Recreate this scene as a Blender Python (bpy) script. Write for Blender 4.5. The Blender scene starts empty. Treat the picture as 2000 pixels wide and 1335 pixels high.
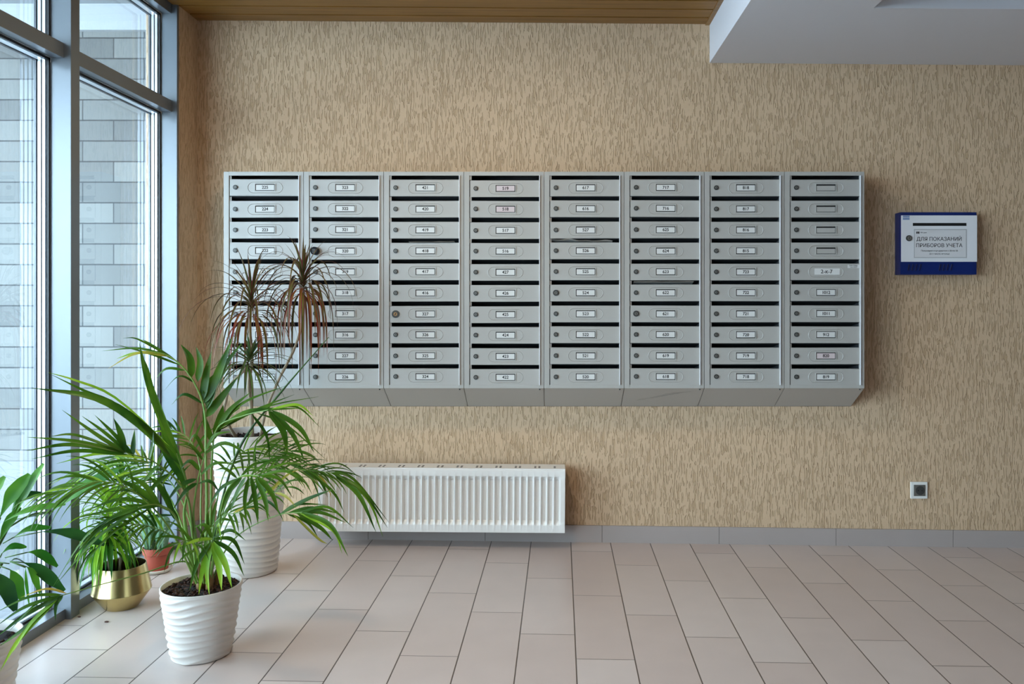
import bpy, bmesh, math, random
from mathutils import Vector, Matrix, noise

random.seed(7)
PI = math.pi
scene = bpy.context.scene
COL = scene.collection

# ------------------------------------------------------------------ camera
F, U0, V0, EYE = 1583.0, 1079.0, 591.0, 1.206          # focal length in px, principal point, eye height
cam_data = bpy.data.cameras.new('camera')
cam = bpy.data.objects.new('camera', cam_data)
COL.objects.link(cam)
cam.location = (0, 0, EYE)
cam.rotation_euler = (PI / 2, 0, 0)
cam_data.sensor_width = 36
cam_data.lens = F / 2000 * 36
cam_data.shift_x = (1000 - U0) / 2000
cam_data.shift_y = (V0 - 667.5) / 2000
cam_data.clip_start = 0.05
scene.camera = cam

# ------------------------------------------------------------------ light and exposure
scene.view_settings.view_transform = 'Standard'
scene.view_settings.look = 'None'
scene.view_settings.gamma = 1
scene.view_settings.exposure = 0.38
scene.cycles.diffuse_bounces = 6
scene.cycles.max_bounces = 12
scene.cycles.transparent_max_bounces = 16

world = bpy.data.worlds.new('overcast_sky')
scene.world = world
world.use_nodes = True
wn = world.node_tree.nodes; wl = world.node_tree.links
bgn = wn['Background']
bgn.inputs[0].default_value = (0.84, 0.92, 1.0, 1)
bgn.inputs[1].default_value = 12.8


def area(name, loc, rot, sx, sy, power, color=(1, 1, 1), portal=False):
    d = bpy.data.lights.new(name, 'AREA')
    d.shape = 'RECTANGLE'; d.size = sx; d.size_y = sy; d.energy = power; d.color = color
    if portal:
        d.cycles.is_portal = True
    o = bpy.data.objects.new(name, d); COL.objects.link(o)
    o.location = loc; o.rotation_euler = rot
    return o


# daylight enters by the glazed wall on the left
area('window_portal', (-1.97, 1.33, 1.33), (0, -PI / 2, 0), 2.6, 5.16, 1, portal=True)
# unseen lamps added above the view for warm fill
area('warm_fill_light', (2.3, 1.0, 2.37), (0, 0, 0), 0.9, 0.9, 1.5, (1.0, 0.85, 0.7))
area('wall_wash_light', (-0.5, 2.5, 2.59), (0, 0, 0), 0.3, 0.3, 15, (1.0, 0.82, 0.6))  # added lamp: warm wash that brightens the wall above the mailboxes


# ------------------------------------------------------------------ helpers
def lin(c):
    c = c / 255.0
    return c / 12.92 if c <= 0.04045 else ((c + 0.055) / 1.055) ** 2.4


def rgb(r, g, b):
    return (lin(r), lin(g), lin(b), 1)


def P(u, v, Y):
    """point of the room at distance Y seen under pixel (u, v)"""
    return Vector(((u - U0) * Y / F, Y, EYE - (v - V0) * Y / F))


def fz(x):
    """the tiled floor falls slightly to the right"""
    return -0.013 * x


def mat(name, color, rough=0.5, metal=0.0, spec=0.5, bump=None, vary=None, coat=0.0):
    m = bpy.data.materials.new(name); m.use_nodes = True
    nt = m.node_tree; n = nt.nodes; l = nt.links
    b = n['Principled BSDF']
    b.inputs['Base Color'].default_value = color
    b.inputs['Roughness'].default_value = rough
    b.inputs['Metallic'].default_value = metal
    b.inputs['Specular IOR Level'].default_value = spec
    b.inputs['Coat Weight'].default_value = coat
    tc = n.new('ShaderNodeTexCoord')
    if vary:
        sc, amt, stretch = vary
        mp = n.new('ShaderNodeMapping'); mp.inputs['Scale'].default_value = stretch
        l.new(tc.outputs['Object'], mp.inputs[0])
        nz = n.new('ShaderNodeTexNoise'); nz.inputs['Scale'].default_value = sc; nz.inputs['Detail'].default_value = 4
        l.new(mp.outputs[0], nz.inputs['Vector'])
        mx = n.new('ShaderNodeMixRGB'); mx.blend_type = 'MIX'
        c = color
        mx.inputs[1].default_value = (c[0] * (1 - amt), c[1] * (1 - amt), c[2] * (1 - amt), 1)
        mx.inputs[2].default_value = (min(1, c[0] * (1 + amt)), min(1, c[1] * (1 + amt)), min(1, c[2] * (1 + amt)), 1)
        l.new(nz.outputs[0], mx.inputs[0]); l.new(mx.outputs[0], b.inputs['Base Color'])
    if bump:
        sc, st, dist = bump
        nz = n.new('ShaderNodeTexNoise'); nz.inputs['Scale'].default_value = sc; nz.inputs['Detail'].default_value = 3
        l.new(tc.outputs['Object'], nz.inputs['Vector'])
        bp = n.new('ShaderNodeBump'); bp.inputs['Strength'].default_value = st; bp.inputs['Distance'].default_value = dist
        l.new(nz.outputs[0], bp.inputs['Height']); l.new(bp.outputs[0], b.inputs['Normal'])
    return m


def link(ob, parent=None):
    COL.objects.link(ob)
    if parent:
        ob.parent = parent
    return ob


def finish(name, bm, mats, parent=None, smooth=False, loc=None):
    me = bpy.data.meshes.new(name)
    bm.normal_update()
    bm.to_mesh(me); bm.free()
    if not isinstance(mats, (list, tuple)):
        mats = [mats]
    for m in mats:
        me.materials.append(m)
    if smooth:
        me.polygons.foreach_set('use_smooth', [True] * len(me.polygons))
        if smooth != 'all':
            me.set_sharp_from_angle(angle=math.radians(35))
    ob = bpy.data.objects.new(name, me)
    if loc is not None:
        ob.location = loc
    return link(ob, parent)


def thing(name, label, cat, loc=(0, 0, 0), group=None):
    o = bpy.data.objects.new(name, None); o.empty_display_size = 0.05
    COL.objects.link(o); o.location = loc
    return tag(o, label, cat, group)


def tag(o, label, cat, group=None):
    o['label'] = label; o['category'] = cat
    if group:
        o['group'] = group
    return o


def struct(o, label=None):
    o['kind'] = 'structure'
    if label:
        o['label'] = label
    return o


def box(bm, x0, x1, y0, y1, z0, z1, mi=0, bevel=0.0):
    vs = [bm.verts.new(p) for p in ((x0, y0, z0), (x1, y0, z0), (x1, y1, z0), (x0, y1, z0),
                                    (x0, y0, z1), (x1, y0, z1), (x1, y1, z1), (x0, y1, z1))]
    fs = [bm.faces.new([vs[i] for i in q]) for q in
          ((0, 3, 2, 1), (4, 5, 6, 7), (0, 1, 5, 4), (1, 2, 6, 5), (2, 3, 7, 6), (3, 0, 4, 7))]
    for f in fs:
        f.material_index = mi
    if bevel > 0:
        es = list({e for f in fs for e in f.edges})
        r = bmesh.ops.bevel(bm, geom=es, offset=bevel, segments=2, affect='EDGES', profile=0.7)
        for f in r['faces']:
            f.material_index = mi
    return vs


def slant_box(bm, x0, x1, y0, y1, zl, zr, h, mi=0):
    """a box following a base that is at zl on x0 and zr on x1"""
    c = [(x0, y0, zl), (x1, y0, zr), (x1, y1, zr), (x0, y1, zl)]
    vs = [bm.verts.new(p) for p in c] + [bm.verts.new((p[0], p[1], p[2] + h)) for p in c]
    for q in ((0, 3, 2, 1), (4, 5, 6, 7), (0, 1, 5, 4), (1, 2, 6, 5), (2, 3, 7, 6), (3, 0, 4, 7)):
        f = bm.faces.new([vs[i] for i in q]); f.material_index = mi


def cyl(bm, c, r, depth, axis='Y', seg=24, mi=0, r2=None):
    r2 = r if r2 is None else r2
    rot = {'Y': Matrix.Rotation(PI / 2, 4, 'X'), 'Z': Matrix.Identity(4), 'X': Matrix.Rotation(PI / 2, 4, 'Y')}[axis]
    n0 = len(bm.faces)
    res = bmesh.ops.create_cone(bm, cap_ends=True, segments=seg, radius1=r, radius2=r2, depth=depth,
                                matrix=Matrix.Translation(c) @ rot)
    fs = {f for v in res['verts'] for f in v.link_faces}
    for f in fs:
        f.material_index = mi


def lathe(bm, prof, seg=64, rfun=None, mi=0, close=False):
    rings = []
    for k, (r, z) in enumerate(prof):
        ring = []
        for i in range(seg):
            a = 2 * PI * i / seg
            rr = r + (rfun(a, z, k) if rfun else 0)
            ring.append(bm.verts.new((rr * math.cos(a), rr * math.sin(a), z)))
        rings.append(ring)
    for a, b in zip(rings, rings[1:]):
        for i in range(seg):
            j = (i + 1) % seg
            f = bm.faces.new((a[i], a[j], b[j], b[i])); f.material_index = mi
    if close:
        bm.faces.new(list(reversed(rings[0])))
    return rings


def tube(bm, pts, radii, seg=8, mi=0):
    rings = []
    n = len(pts)
    up = Vector((0.3, 0.5, 0.8)).normalized()
    for i, p in enumerate(pts):
        t = (pts[min(i + 1, n - 1)] - pts[max(i - 1, 0)]).normalized()
        s = t.cross(up)
        if s.length < 0.05:
            s = t.cross(Vector((1, 0, 0)))
        s.normalize(); b = t.cross(s)
        r = radii[i] if isinstance(radii, (list, tuple)) else radii
        rings.append([bm.verts.new(p + (s * math.cos(2 * PI * k / seg) + b * math.sin(2 * PI * k / seg)) * r) for k in range(seg)])
    for a, b in zip(rings, rings[1:]):
        for k in range(seg):
            j = (k + 1) % seg
            f = bm.faces.new((a[k], a[j], b[j], b[k])); f.material_index = mi
    for r, rev in ((rings[0], True), (rings[-1], False)):
        f = bm.faces.new(list(reversed(r)) if rev else r); f.material_index = mi


def spline(pts, n):
    """catmull-rom through pts"""
    pts = [Vector(p) for p in pts]
    ext = [pts[0] * 2 - pts[1]] + pts + [pts[-1] * 2 - pts[-2]]
    out = []
    m = len(pts) - 1
    for i in range(n + 1):
        s = i / n * m
        k = min(int(s), m - 1); t = s - k
        a, b, c, d = ext[k], ext[k + 1], ext[k + 2], ext[k + 3]
        out.append(0.5 * ((2 * b) + (c - a) * t + (2 * a - 5 * b + 4 * c - d) * t * t + (3 * b - a - 3 * c + d) * t ** 3))
    return out


def text_mesh(name, body, size, m, parent, loc, extrude=0.0004, bold=0.0, align='CENTER', rot=(PI / 2, 0, 0), xs=1.0):
    cu = bpy.data.curves.new(name, 'FONT')
    cu.body = body; cu.size = size; cu.extrude = extrude; cu.offset = bold
    cu.align_x = align; cu.align_y = 'CENTER'
    tmp = bpy.data.objects.new('text_source', cu)
    COL.objects.link(tmp)
    dg = bpy.context.evaluated_depsgraph_get(); dg.update()
    me = bpy.data.meshes.new_from_object(tmp.evaluated_get(dg))
    me.name = name
    bpy.data.objects.remove(tmp); bpy.data.curves.remove(cu)
    me.materials.clear(); me.materials.append(m)
    o = bpy.data.objects.new(name, me); link(o, parent)
    o.location = loc; o.rotation_euler = rot; o.scale = (xs, 1, 1)
    return o


# ------------------------------------------------------------------ materials of the room
def plaster_mat():
    m = bpy.data.materials.new('bark_plaster'); m.use_nodes = True
    nt = m.node_tree; n = nt.nodes; l = nt.links
    b = n['Principled BSDF']; b.inputs['Roughness'].default_value = 0.75
    b.inputs['Specular IOR Level'].default_value = 0.25
    tc = n.new('ShaderNodeTexCoord')
    warp = n.new('ShaderNodeTexNoise'); warp.inputs['Scale'].default_value = 9; warp.inputs['Detail'].default_value = 2
    l.new(tc.outputs['Object'], warp.inputs['Vector'])
    wsub = n.new('ShaderNodeVectorMath'); wsub.operation = 'SUBTRACT'; wsub.inputs[1].default_value = (0.5, 0.5, 0.5)
    l.new(warp.outputs['Color'], wsub.inputs[0])
    wsc = n.new('ShaderNodeVectorMath'); wsc.operation = 'MULTIPLY'; wsc.inputs[1].default_value = (0.012, 0.012, 0.03)
    l.new(wsub.outputs[0], wsc.inputs[0])
    add = n.new('ShaderNodeVectorMath'); add.operation = 'ADD'
    l.new(tc.outputs['Object'], add.inputs[0]); l.new(wsc.outputs[0], add.inputs[1])
    hs = []
    for sc, lo, hi, seed in (((175, 175, 17), 0.36, 0.43, 0.0), ((150, 150, 24), 0.33, 0.41, 7.3)):
        mp = n.new('ShaderNodeMapping'); mp.inputs['Scale'].default_value = sc; mp.inputs['Location'].default_value = (seed, seed, seed)
        l.new(add.outputs[0], mp.inputs[0])
        nz = n.new('ShaderNodeTexNoise'); nz.inputs['Scale'].default_value = 1.0; nz.inputs['Detail'].default_value = 1.0
        nz.inputs['Roughness'].default_value = 0.4
        l.new(mp.outputs[0], nz.inputs['Vector'])
        r = n.new('ShaderNodeMapRange'); r.interpolation_type = 'SMOOTHSTEP'
        r.inputs['From Min'].default_value = lo; r.inputs['From Max'].default_value = hi
        l.new(nz.outputs[0], r.inputs['Value'])
        hs.append(r)
    mn = n.new('ShaderNodeMath'); mn.operation = 'MINIMUM'
    l.new(hs[0].outputs[0], mn.inputs[0]); l.new(hs[1].outputs[0], mn.inputs[1])
    fine = n.new('ShaderNodeTexNoise'); fine.inputs['Scale'].default_value = 220; fine.inputs['Detail'].default_value = 2
    l.new(tc.outputs['Object'], fine.inputs['Vector'])
    fm = n.new('ShaderNodeMath'); fm.operation = 'MULTIPLY_ADD'; fm.inputs[1].default_value = 0.16
    l.new(fine.outputs[0], fm.inputs[0]); l.new(mn.outputs[0], fm.inputs[2])
    bp = n.new('ShaderNodeBump'); bp.inputs['Strength'].default_value = 0.9; bp.inputs['Distance'].default_value = 0.004
    l.new(fm.outputs[0], bp.inputs['Height']); l.new(bp.outputs[0], b.inputs['Normal'])
    mx = n.new('ShaderNodeMixRGB')
    mx.inputs[1].default_value = PLASTER_DARK; mx.inputs[2].default_value = PLASTER
    l.new(mn.outputs[0], mx.inputs[0])
    big = n.new('ShaderNodeTexNoise'); big.inputs['Scale'].default_value = 1.6; big.inputs['Detail'].default_value = 3
    l.new(tc.outputs['Object'], big.inputs['Vector'])
    hsv = n.new('ShaderNodeMixRGB'); hsv.blend_type = 'MULTIPLY'; hsv.inputs[0].default_value = 1
    ramp = n.new('ShaderNodeMapRange'); ramp.inputs['To Min'].default_value = 0.93; ramp.inputs['To Max'].default_value = 1.07
    l.new(big.outputs[0], ramp.inputs['Value'])
    l.new(mx.outputs[0], hsv.inputs[1]); l.new(ramp.outputs[0], hsv.inputs[2])
    l.new(hsv.outputs[0], b.inputs['Base Color'])
    return m


PLASTER = rgb(205, 175, 143)
PLASTER_DARK = rgb(188, 158, 125)


def tile_mat():
    """20 x 60 cm tiles, each column shifted by a third"""
    m = bpy.data.materials.new('floor_tiles'); m.use_nodes = True
    nt = m.node_tree; n = nt.nodes; l = nt.links
    b = n['Principled BSDF']
    b.inputs['Specular IOR Level'].default_value = 0.45
    tc = n.new('ShaderNodeTexCoord')
    mp = n.new('ShaderNodeMapping'); mp.inputs['Rotation'].default_value = (0, 0, 0.0095)
    l.new(tc.outputs['Object'], mp.inputs[0])
    sep = n.new('ShaderNodeSeparateXYZ'); l.new(mp.outputs[0], sep.inputs[0])

    def M(op, a, bb=None, c=None):
        q = n.new('ShaderNodeMath'); q.operation = op
        for i, v in enumerate((a, bb, c)):
            if v is None:
                continue
            if isinstance(v, (int, float)):
                q.inputs[i].default_value = v
            else:
                l.new(v, q.inputs[i])
        return q.outputs[0]
    x = M('DIVIDE', M('SUBTRACT', sep.outputs[0], TX0), 0.2)
    col = M('FLOOR', x)
    fx = M('FRACT', x)
    y = M('DIVIDE', M('ADD', M('SUBTRACT', sep.outputs[1], TY0), M('MULTIPLY', col, 0.2)), 0.5975)
    row = M('FLOOR', y)
    fy = M('FRACT', y)
    dx = M('MULTIPLY', M('MINIMUM', fx, M('SUBTRACT', 1.0, fx)), 0.2)
    dy = M('MULTIPLY', M('MINIMUM', fy, M('SUBTRACT', 1.0, fy)), 0.5975)
    jx = n.new('ShaderNodeMapRange'); jx.inputs['From Min'].default_value = 0.0015; jx.inputs['From Max'].default_value = 0.0026
    l.new(dx, jx.inputs['Value'])
    jy = n.new('ShaderNodeMapRange'); jy.inputs['From Min'].default_value = 0.0008; jy.inputs['From Max'].default_value = 0.0022
    l.new(dy, jy.inputs['Value'])
    tilemask = M('MINIMUM', jx.outputs[0], jy.outputs[0])
    comb = n.new('ShaderNodeCombineXYZ'); l.new(col, comb.inputs[0]); l.new(row, comb.inputs[1])
    wn_ = n.new('ShaderNodeTexWhiteNoise'); wn_.noise_dimensions = '2D'; l.new(comb.outputs[0], wn_.inputs['Vector'])
    cr = n.new('ShaderNodeMixRGB'); l.new(wn_.outputs['Value'], cr.inputs[0])
    cr.inputs[1].default_value = TILE_A; cr.inputs[2].default_value = TILE_B
    nz = n.new('ShaderNodeTexNoise'); nz.inputs['Scale'].default_value = 7; nz.inputs['Detail'].default_value = 6
    l.new(tc.outputs['Object'], nz.inputs['Vector'])
    mr = n.new('ShaderNodeMapRange'); mr.inputs['To Min'].default_value = 0.93; mr.inputs['To Max'].default_value = 1.07
    l.new(nz.outputs[0], mr.inputs['Value'])
    mul = n.new('ShaderNodeMixRGB'); mul.blend_type = 'MULTIPLY'; mul.inputs[0].default_value = 1
    l.new(cr.outputs[0], mul.inputs[1]); l.new(mr.outputs[0], mul.inputs[2])
    g = n.new('ShaderNodeMixRGB'); l.new(tilemask, g.inputs[0])
    g.inputs[1].default_value = rgb(84, 72, 64); l.new(mul.outputs[0], g.inputs[2])
    l.new(g.outputs[0], b.inputs['Base Color'])
    rr = n.new('ShaderNodeMapRange'); rr.inputs['To Min'].default_value = 0.26; rr.inputs['To Max'].default_value = 0.38
    l.new(nz.outputs[0], rr.inputs['Value']); l.new(rr.outputs[0], b.inputs['Roughness'])
    bp = n.new('ShaderNodeBump'); bp.inputs['Distance'].default_value = 0.0015; bp.inputs['Strength'].default_value = 0.6
    l.new(tilemask, bp.inputs['Height']); l.new(bp.outputs[0], b.inputs['Normal'])
    return m


TX0, TY0 = 0.054, 3.945 - 0.5975 * 7
TILE_A = rgb(196, 179, 171)
TILE_B = rgb(205, 191, 184)


def brick_mat():
    m = bpy.data.materials.new('white_brick'); m.use_nodes = True
    nt = m.node_tree; n = nt.nodes; l = nt.links
    b = n['Principled BSDF']; b.inputs['Roughness'].default_value = 0.6
    tc = n.new('ShaderNodeTexCoord')
    mp = n.new('ShaderNodeMapping'); mp.inputs['Rotation'].default_value = (PI / 2, 0, 0)
    mp.inputs['Location'].default_value = BRICK_OFF
    l.new(tc.outputs['Object'], mp.inputs[0])
    br = n.new('ShaderNodeTexBrick')
    br.inputs['Scale'].default_value = 1
    br.inputs['Brick Width'].default_value = 0.3325; br.inputs['Row Height'].default_value = 0.1105
    br.inputs['Mortar Size'].default_value = 0.0035; br.inputs['Mortar Smooth'].default_value = 0.2
    br.inputs['Color1'].default_value = rgb(118, 118, 114); br.inputs['Color2'].default_value = rgb(84, 84, 83)
    br.inputs['Mortar'].default_value = rgb(48, 50, 52); br.inputs['Bias'].default_value = -0.25
    l.new(mp.outputs[0], br.inputs['Vector'])
    l.new(br.outputs['Color'], b.inputs['Base Color'])
    bp = n.new('ShaderNodeBump'); bp.invert = True; bp.inputs['Distance'].default_value = 0.006; bp.inputs['Strength'].default_value = 0.8
    l.new(br.outputs['Fac'], bp.inputs['Height']); l.new(bp.outputs[0], b.inputs['Normal'])
    return m


BRICK_OFF = (0.0275, 0.085, 0.0)


def wood_mat():
    m = bpy.data.materials.new('varnished_wood'); m.use_nodes = True
    nt = m.node_tree; n = nt.nodes; l = nt.links
    b = n['Principled BSDF']; b.inputs['Roughness'].default_value = 0.38
    tc = n.new('ShaderNodeTexCoord')
    mp = n.new('ShaderNodeMapping'); mp.inputs['Scale'].default_value = (1.2, 26, 26)
    l.new(tc.outputs['Object'], mp.inputs[0])
    nz = n.new('ShaderNodeTexNoise'); nz.inputs['Scale'].default_value = 2.5; nz.inputs['Detail'].default_value = 6; nz.inputs['Distortion'].default_value = 0.6
    l.new(mp.outputs[0], nz.inputs['Vector'])
    cr = n.new('ShaderNodeValToRGB')
    cr.color_ramp.elements[0].position = 0.3; cr.color_ramp.elements[0].color = rgb(120, 84, 36)
    cr.color_ramp.elements[1].position = 0.7; cr.color_ramp.elements[1].color = rgb(152, 108, 50)
    l.new(nz.outputs[0], cr.inputs[0]); l.new(cr.outputs[0], b.inputs['Base Color'])
    return m


def glass_mat():
    m = bpy.data.materials.new('window_glass'); m.use_nodes = True
    nt = m.node_tree; n = nt.nodes; l = nt.links
    n.remove(n['Principled BSDF'])
    out = n['Material Output']
    tr = n.new('ShaderNodeBsdfTransparent'); tr.inputs[0].default_value = (0.83, 0.93, 0.98, 1)
    gl = n.new('ShaderNodeBsdfGlossy'); gl.inputs['Roughness'].default_value = 0.0; gl.inputs[0].default_value = (0.95, 0.98, 1, 1)
    fr = n.new('ShaderNodeFresnel'); fr.inputs['IOR'].default_value = 1.62
    mx = n.new('ShaderNodeMixShader')
    l.new(fr.outputs[0], mx.inputs[0]); l.new(tr.outputs[0], mx.inputs[1]); l.new(gl.outputs[0], mx.inputs[2])
    l.new(mx.outputs[0], out.inputs[0])
    return m


M_plaster = plaster_mat()
M_tile = tile_mat()
M_brick = brick_mat()
M_wood = wood_mat()
M_woodgap = mat('dark_wood_groove', rgb(60, 36, 14), 0.7)
M_glass = glass_mat()
M_white = mat('white_paint', rgb(212, 211, 215), 0.6, bump=(60, 0.1, 0.002))
M_alu = mat('painted_aluminium', rgb(112, 119, 126), 0.32, metal=0.25, spec=0.8, vary=(3, 0.03, (1, 1, 1)))
M_gasket = mat('black_gasket', rgb(22, 24, 28), 0.5)
M_spacer = mat('bright_spacer', rgb(232, 232, 236), 0.28, metal=0.7)
M_skirt = mat('grey_skirting_tile', rgb(168, 156, 150), 0.45, vary=(6, 0.05, (1, 1, 1)))
M_unseen_wall = mat('dark_unseen_wall', rgb(112, 96, 82), 0.6, vary=(3, 0.1, (1, 1, 0.2)))  # dark tone invented for the unseen walls to cut their bounce light
M_grout = mat('dark_grout', rgb(84, 76, 70), 0.8)
M_cab = mat('grey_powder_coat', rgb(170, 167, 161), 0.36, spec=0.8, coat=0.15, bump=(500, 0.04, 0.001))
M_hinge = mat('lit_hinge_edge', rgb(214, 214, 216), 0.3, spec=0.8)  # paler than the doors: window light on the flange put into the colour
M_cab_in = mat('shaded_cabinet_inside', rgb(58, 60, 62), 0.6)  # shade inside the boxes is put into this dark colour
M_lock = mat('dull_lock_metal', rgb(70, 70, 68), 0.45, metal=0.3)
M_lockin = mat('lock_core', rgb(128, 126, 120), 0.4, metal=0.4)
M_black = mat('black_plastic', rgb(10, 10, 18), 0.6, spec=0.25)
M_paper = mat('label_paper', rgb(208, 207, 203), 0.7)
M_paper_pink = mat('pink_label_paper', rgb(204, 188, 188), 0.7)
M_slotdark = mat('dark_slot', rgb(14, 14, 14), 0.7)
M_ink = mat('black_ink', rgb(24, 22, 26), 0.7)
M_rad = mat('white_enamel', rgb(232, 228, 222), 0.3, spec=0.5)
M_raddark = mat('radiator_slot_dark', rgb(46, 42, 44), 0.6)
M_pot = mat('white_ceramic', rgb(216, 208, 200), 0.38, spec=0.5)
M_gold = mat('brushed_gold', rgb(205, 184, 128), 0.24, metal=1.0, vary=(30, 0.08, (4, 4, 0.2)))
M_terra = mat('terracotta', rgb(158, 68, 48), 0.6, vary=(20, 0.08, (1, 1, 1)))
M_saucer = mat('cream_saucer', rgb(220, 212, 198), 0.4)
M_soil = mat('potting_soil', rgb(26, 17, 15), 0.95, vary=(120, 0.5, (1, 1, 1)))
M_chip = mat('bark_chip', rgb(74, 46, 34), 0.9, vary=(60, 0.4, (1, 1, 1)))
M_blue = mat('blue_enamel', rgb(8, 34, 98), 0.35)
M_bluedark = mat('blue_vent_dark', rgb(6, 16, 60), 0.5)
M_boxwhite = mat('white_enamel_panel', rgb(226, 226, 228), 0.35)
M_socket = mat('white_socket_plastic', rgb(228, 226, 220), 0.35)
M_socket_in = mat('silver_grey_socket', rgb(120, 118, 112), 0.3, metal=0.5)
M_ground = mat('outdoor_paving', rgb(128, 130, 133), 0.7, vary=(2, 0.05, (1, 1, 1)))

# ------------------------------------------------------------------ room shell
WY = 4.10          # back wall plane
WX = -1.80         # left glazing, inner face of the posts
RX, FY = 6.0, -3.0


def zc(x):
    return 2.6205 - 0.0075 * x


# floor
bm = bmesh.new()
NX, NY = 24, 24
x0, x1, y0, y1 = WX - 0.1, RX, FY, WY
vs = [[bm.verts.new((x0 + (x1 - x0) * i / NX, y0 + (y1 - y0) * j / NY, fz(x0 + (x1 - x0) * i / NX))) for j in range(NY + 1)] for i in range(NX + 1)]
for i in range(NX):
    for j in range(NY):
        bm.faces.new((vs[i][j], vs[i + 1][j], vs[i + 1][j + 1], vs[i][j + 1]))
struct(finish('floor', bm, M_tile))

# walls
bm = bmesh.new(); box(bm, -1.797, RX, WY, WY + 0.2, -0.08, 2.9)
struct(finish('wall_back', bm, M_plaster))
bm = bmesh.new(); box(bm, -1.96, -1.797, 3.906, WY + 0.2, -0.03, 2.9, bevel=0.004)
box(bm, -1.96, -1.797, FY - 0.2, -1.25, -0.10, 2.9)
struct(finish('wall_left', bm, M_plaster))
bm = bmesh.new(); box(bm, RX, RX + 0.2, FY, WY + 0.2, -0.1, 2.9)
struct(finish('wall_right', bm, M_unseen_wall))
bm = bmesh.new()
box(bm, -1.96, RX, FY - 0.2, FY, -0.1, 2.9)
struct(finish('wall_front', bm, M_unseen_wall))

# skirting: tiles along the back wall
bm = bmesh.new()
jx = [-1.797] + [(719 + 228.5 * k - U0) * (WY - 0.01) / F for k in range(-1, 13)]
jx = [j for j in jx if -1.8 < j < RX] + [RX]
jx = sorted(set(jx))
for a, b_ in zip(jx, jx[1:]):
    slant_box(bm, a + 0.0012, b_ - 0.0012, WY - 0.010, WY + 0.005, fz(a) - 0.002, fz(b_) - 0.002, 0.087)
struct(finish('baseboard_back', bm, M_skirt))
bm = bmesh.new()
slant_box(bm, -1.797, RX, WY - 0.0085, WY + 0.004, fz(-1.797) - 0.002, fz(RX) - 0.002, 0.0865)
struct(finish('trim_1', bm, M_grout))
bm = bmesh.new()
slant_box(bm, -1.797, -1.787, 3.906, WY, fz(-1.79) - 0.002, fz(-1.79) - 0.002, 0.087)
struct(finish('baseboard_left', bm, M_skirt))

# wooden ceiling: planks along x with shadow gaps
bm = bmesh.new()
yb = WY
k = 0
while yb > FY:
    ya = yb - (0.100 if k else 0.085)
    xr = 0.795 - 0.014
    xl = WX - 0.02
    c = [(xl, ya), (xr, ya), (xr, yb), (xl, yb)]
    lo = [bm.verts.new((x, y, zc(x))) for x, y in c]; hi = [bm.verts.new((x, y, zc(x) + 0.016)) for x, y in c]
    vv = lo + hi
    fs = [bm.faces.new([vv[i] for i in q]) for q in ((0, 3, 2, 1), (4, 5, 6, 7), (0, 1, 5, 4), (1, 2, 6, 5), (2, 3, 7, 6), (3, 0, 4, 7))]
    yb = ya - 0.013
    k += 1
struct(finish('ceiling', bm, M_wood))
bm = bmesh.new()
c = [(WX - 0.02, FY), (0.9, FY), (0.9, WY), (WX - 0.02, WY)]
lo = [bm.verts.new((x, y, zc(x) + 0.02)) for x, y in c]; hi = [bm.verts.new((x, y, 2.9)) for x, y in c]
vv = lo + hi
for q in ((0, 3, 2, 1), (4, 5, 6, 7), (0, 1, 5, 4), (1, 2, 6, 5), (2, 3, 7, 6), (3, 0, 4, 7)):
    bm.faces.new([vv[i] for i in q])
struct(finish('trim_2', bm, M_woodgap))
bm = bmesh.new()   # edge strip of the planks along the beam
slant_box(bm, 0.795 - 0.022, 0.796, FY, WY, zc(.79) - 0.006, zc(.79) - 0.006, 0.03)
struct(finish('trim_3', bm, M_wood))

# white dropped ceiling with a shallow recess
bm = bmesh.new()
def zs(x):
    return 2.4185 - 0.0075 * (x - 0.8)
bx0, bx1, ry0, ry1, rx0, rx1 = 0.795, RX, 1.9, 3.325, 1.318, 3.7
def sl(xa, xb, ya, yb, top=2.9, lift=0.0):
    c = [(xa, ya), (xb, ya), (xb, yb), (xa, yb)]
    lo = [bm.verts.new((x, y, zs(x) + lift)) for x, y in c]; hi = [bm.verts.new((x, y, top)) for x, y in c]
    vv = lo + hi
    for q in ((0, 3, 2, 1), (4, 5, 6, 7), (0, 1, 5, 4), (1, 2, 6, 5), (2, 3, 7, 6), (3, 0, 4, 7)):
        bm.faces.new([vv[i] for i in q])
sl(bx0, rx0, FY, WY); sl(rx1, bx1, FY, WY); sl(rx0, rx1, ry1, WY); sl(rx0, rx1, FY, ry0)
sl(rx0, rx1, ry0, ry1, lift=0.09)
struct(finish('ceiling_lower', bm, M_white))
bm = bmesh.new()   # made-up panel and disc that carry the added fill lights
box(bm, 1.82, 2.78, 0.52, 1.48, 2.385, 2.402)
o = finish('fill_lamp_panel', bm, M_white); tag(o, 'unseen square white panel added for fill light on the lower white ceiling', 'lamp')
o.location.z = 0.0
bm = bmesh.new(); cyl(bm, (-0.5, 2.5, 2.612), 0.22, 0.026, 'Z', 32)
o = finish('wall_wash_disc', bm, M_white); tag(o, 'unseen round white lamp, added for wall light, in the wooden ceiling', 'lamp')

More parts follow.
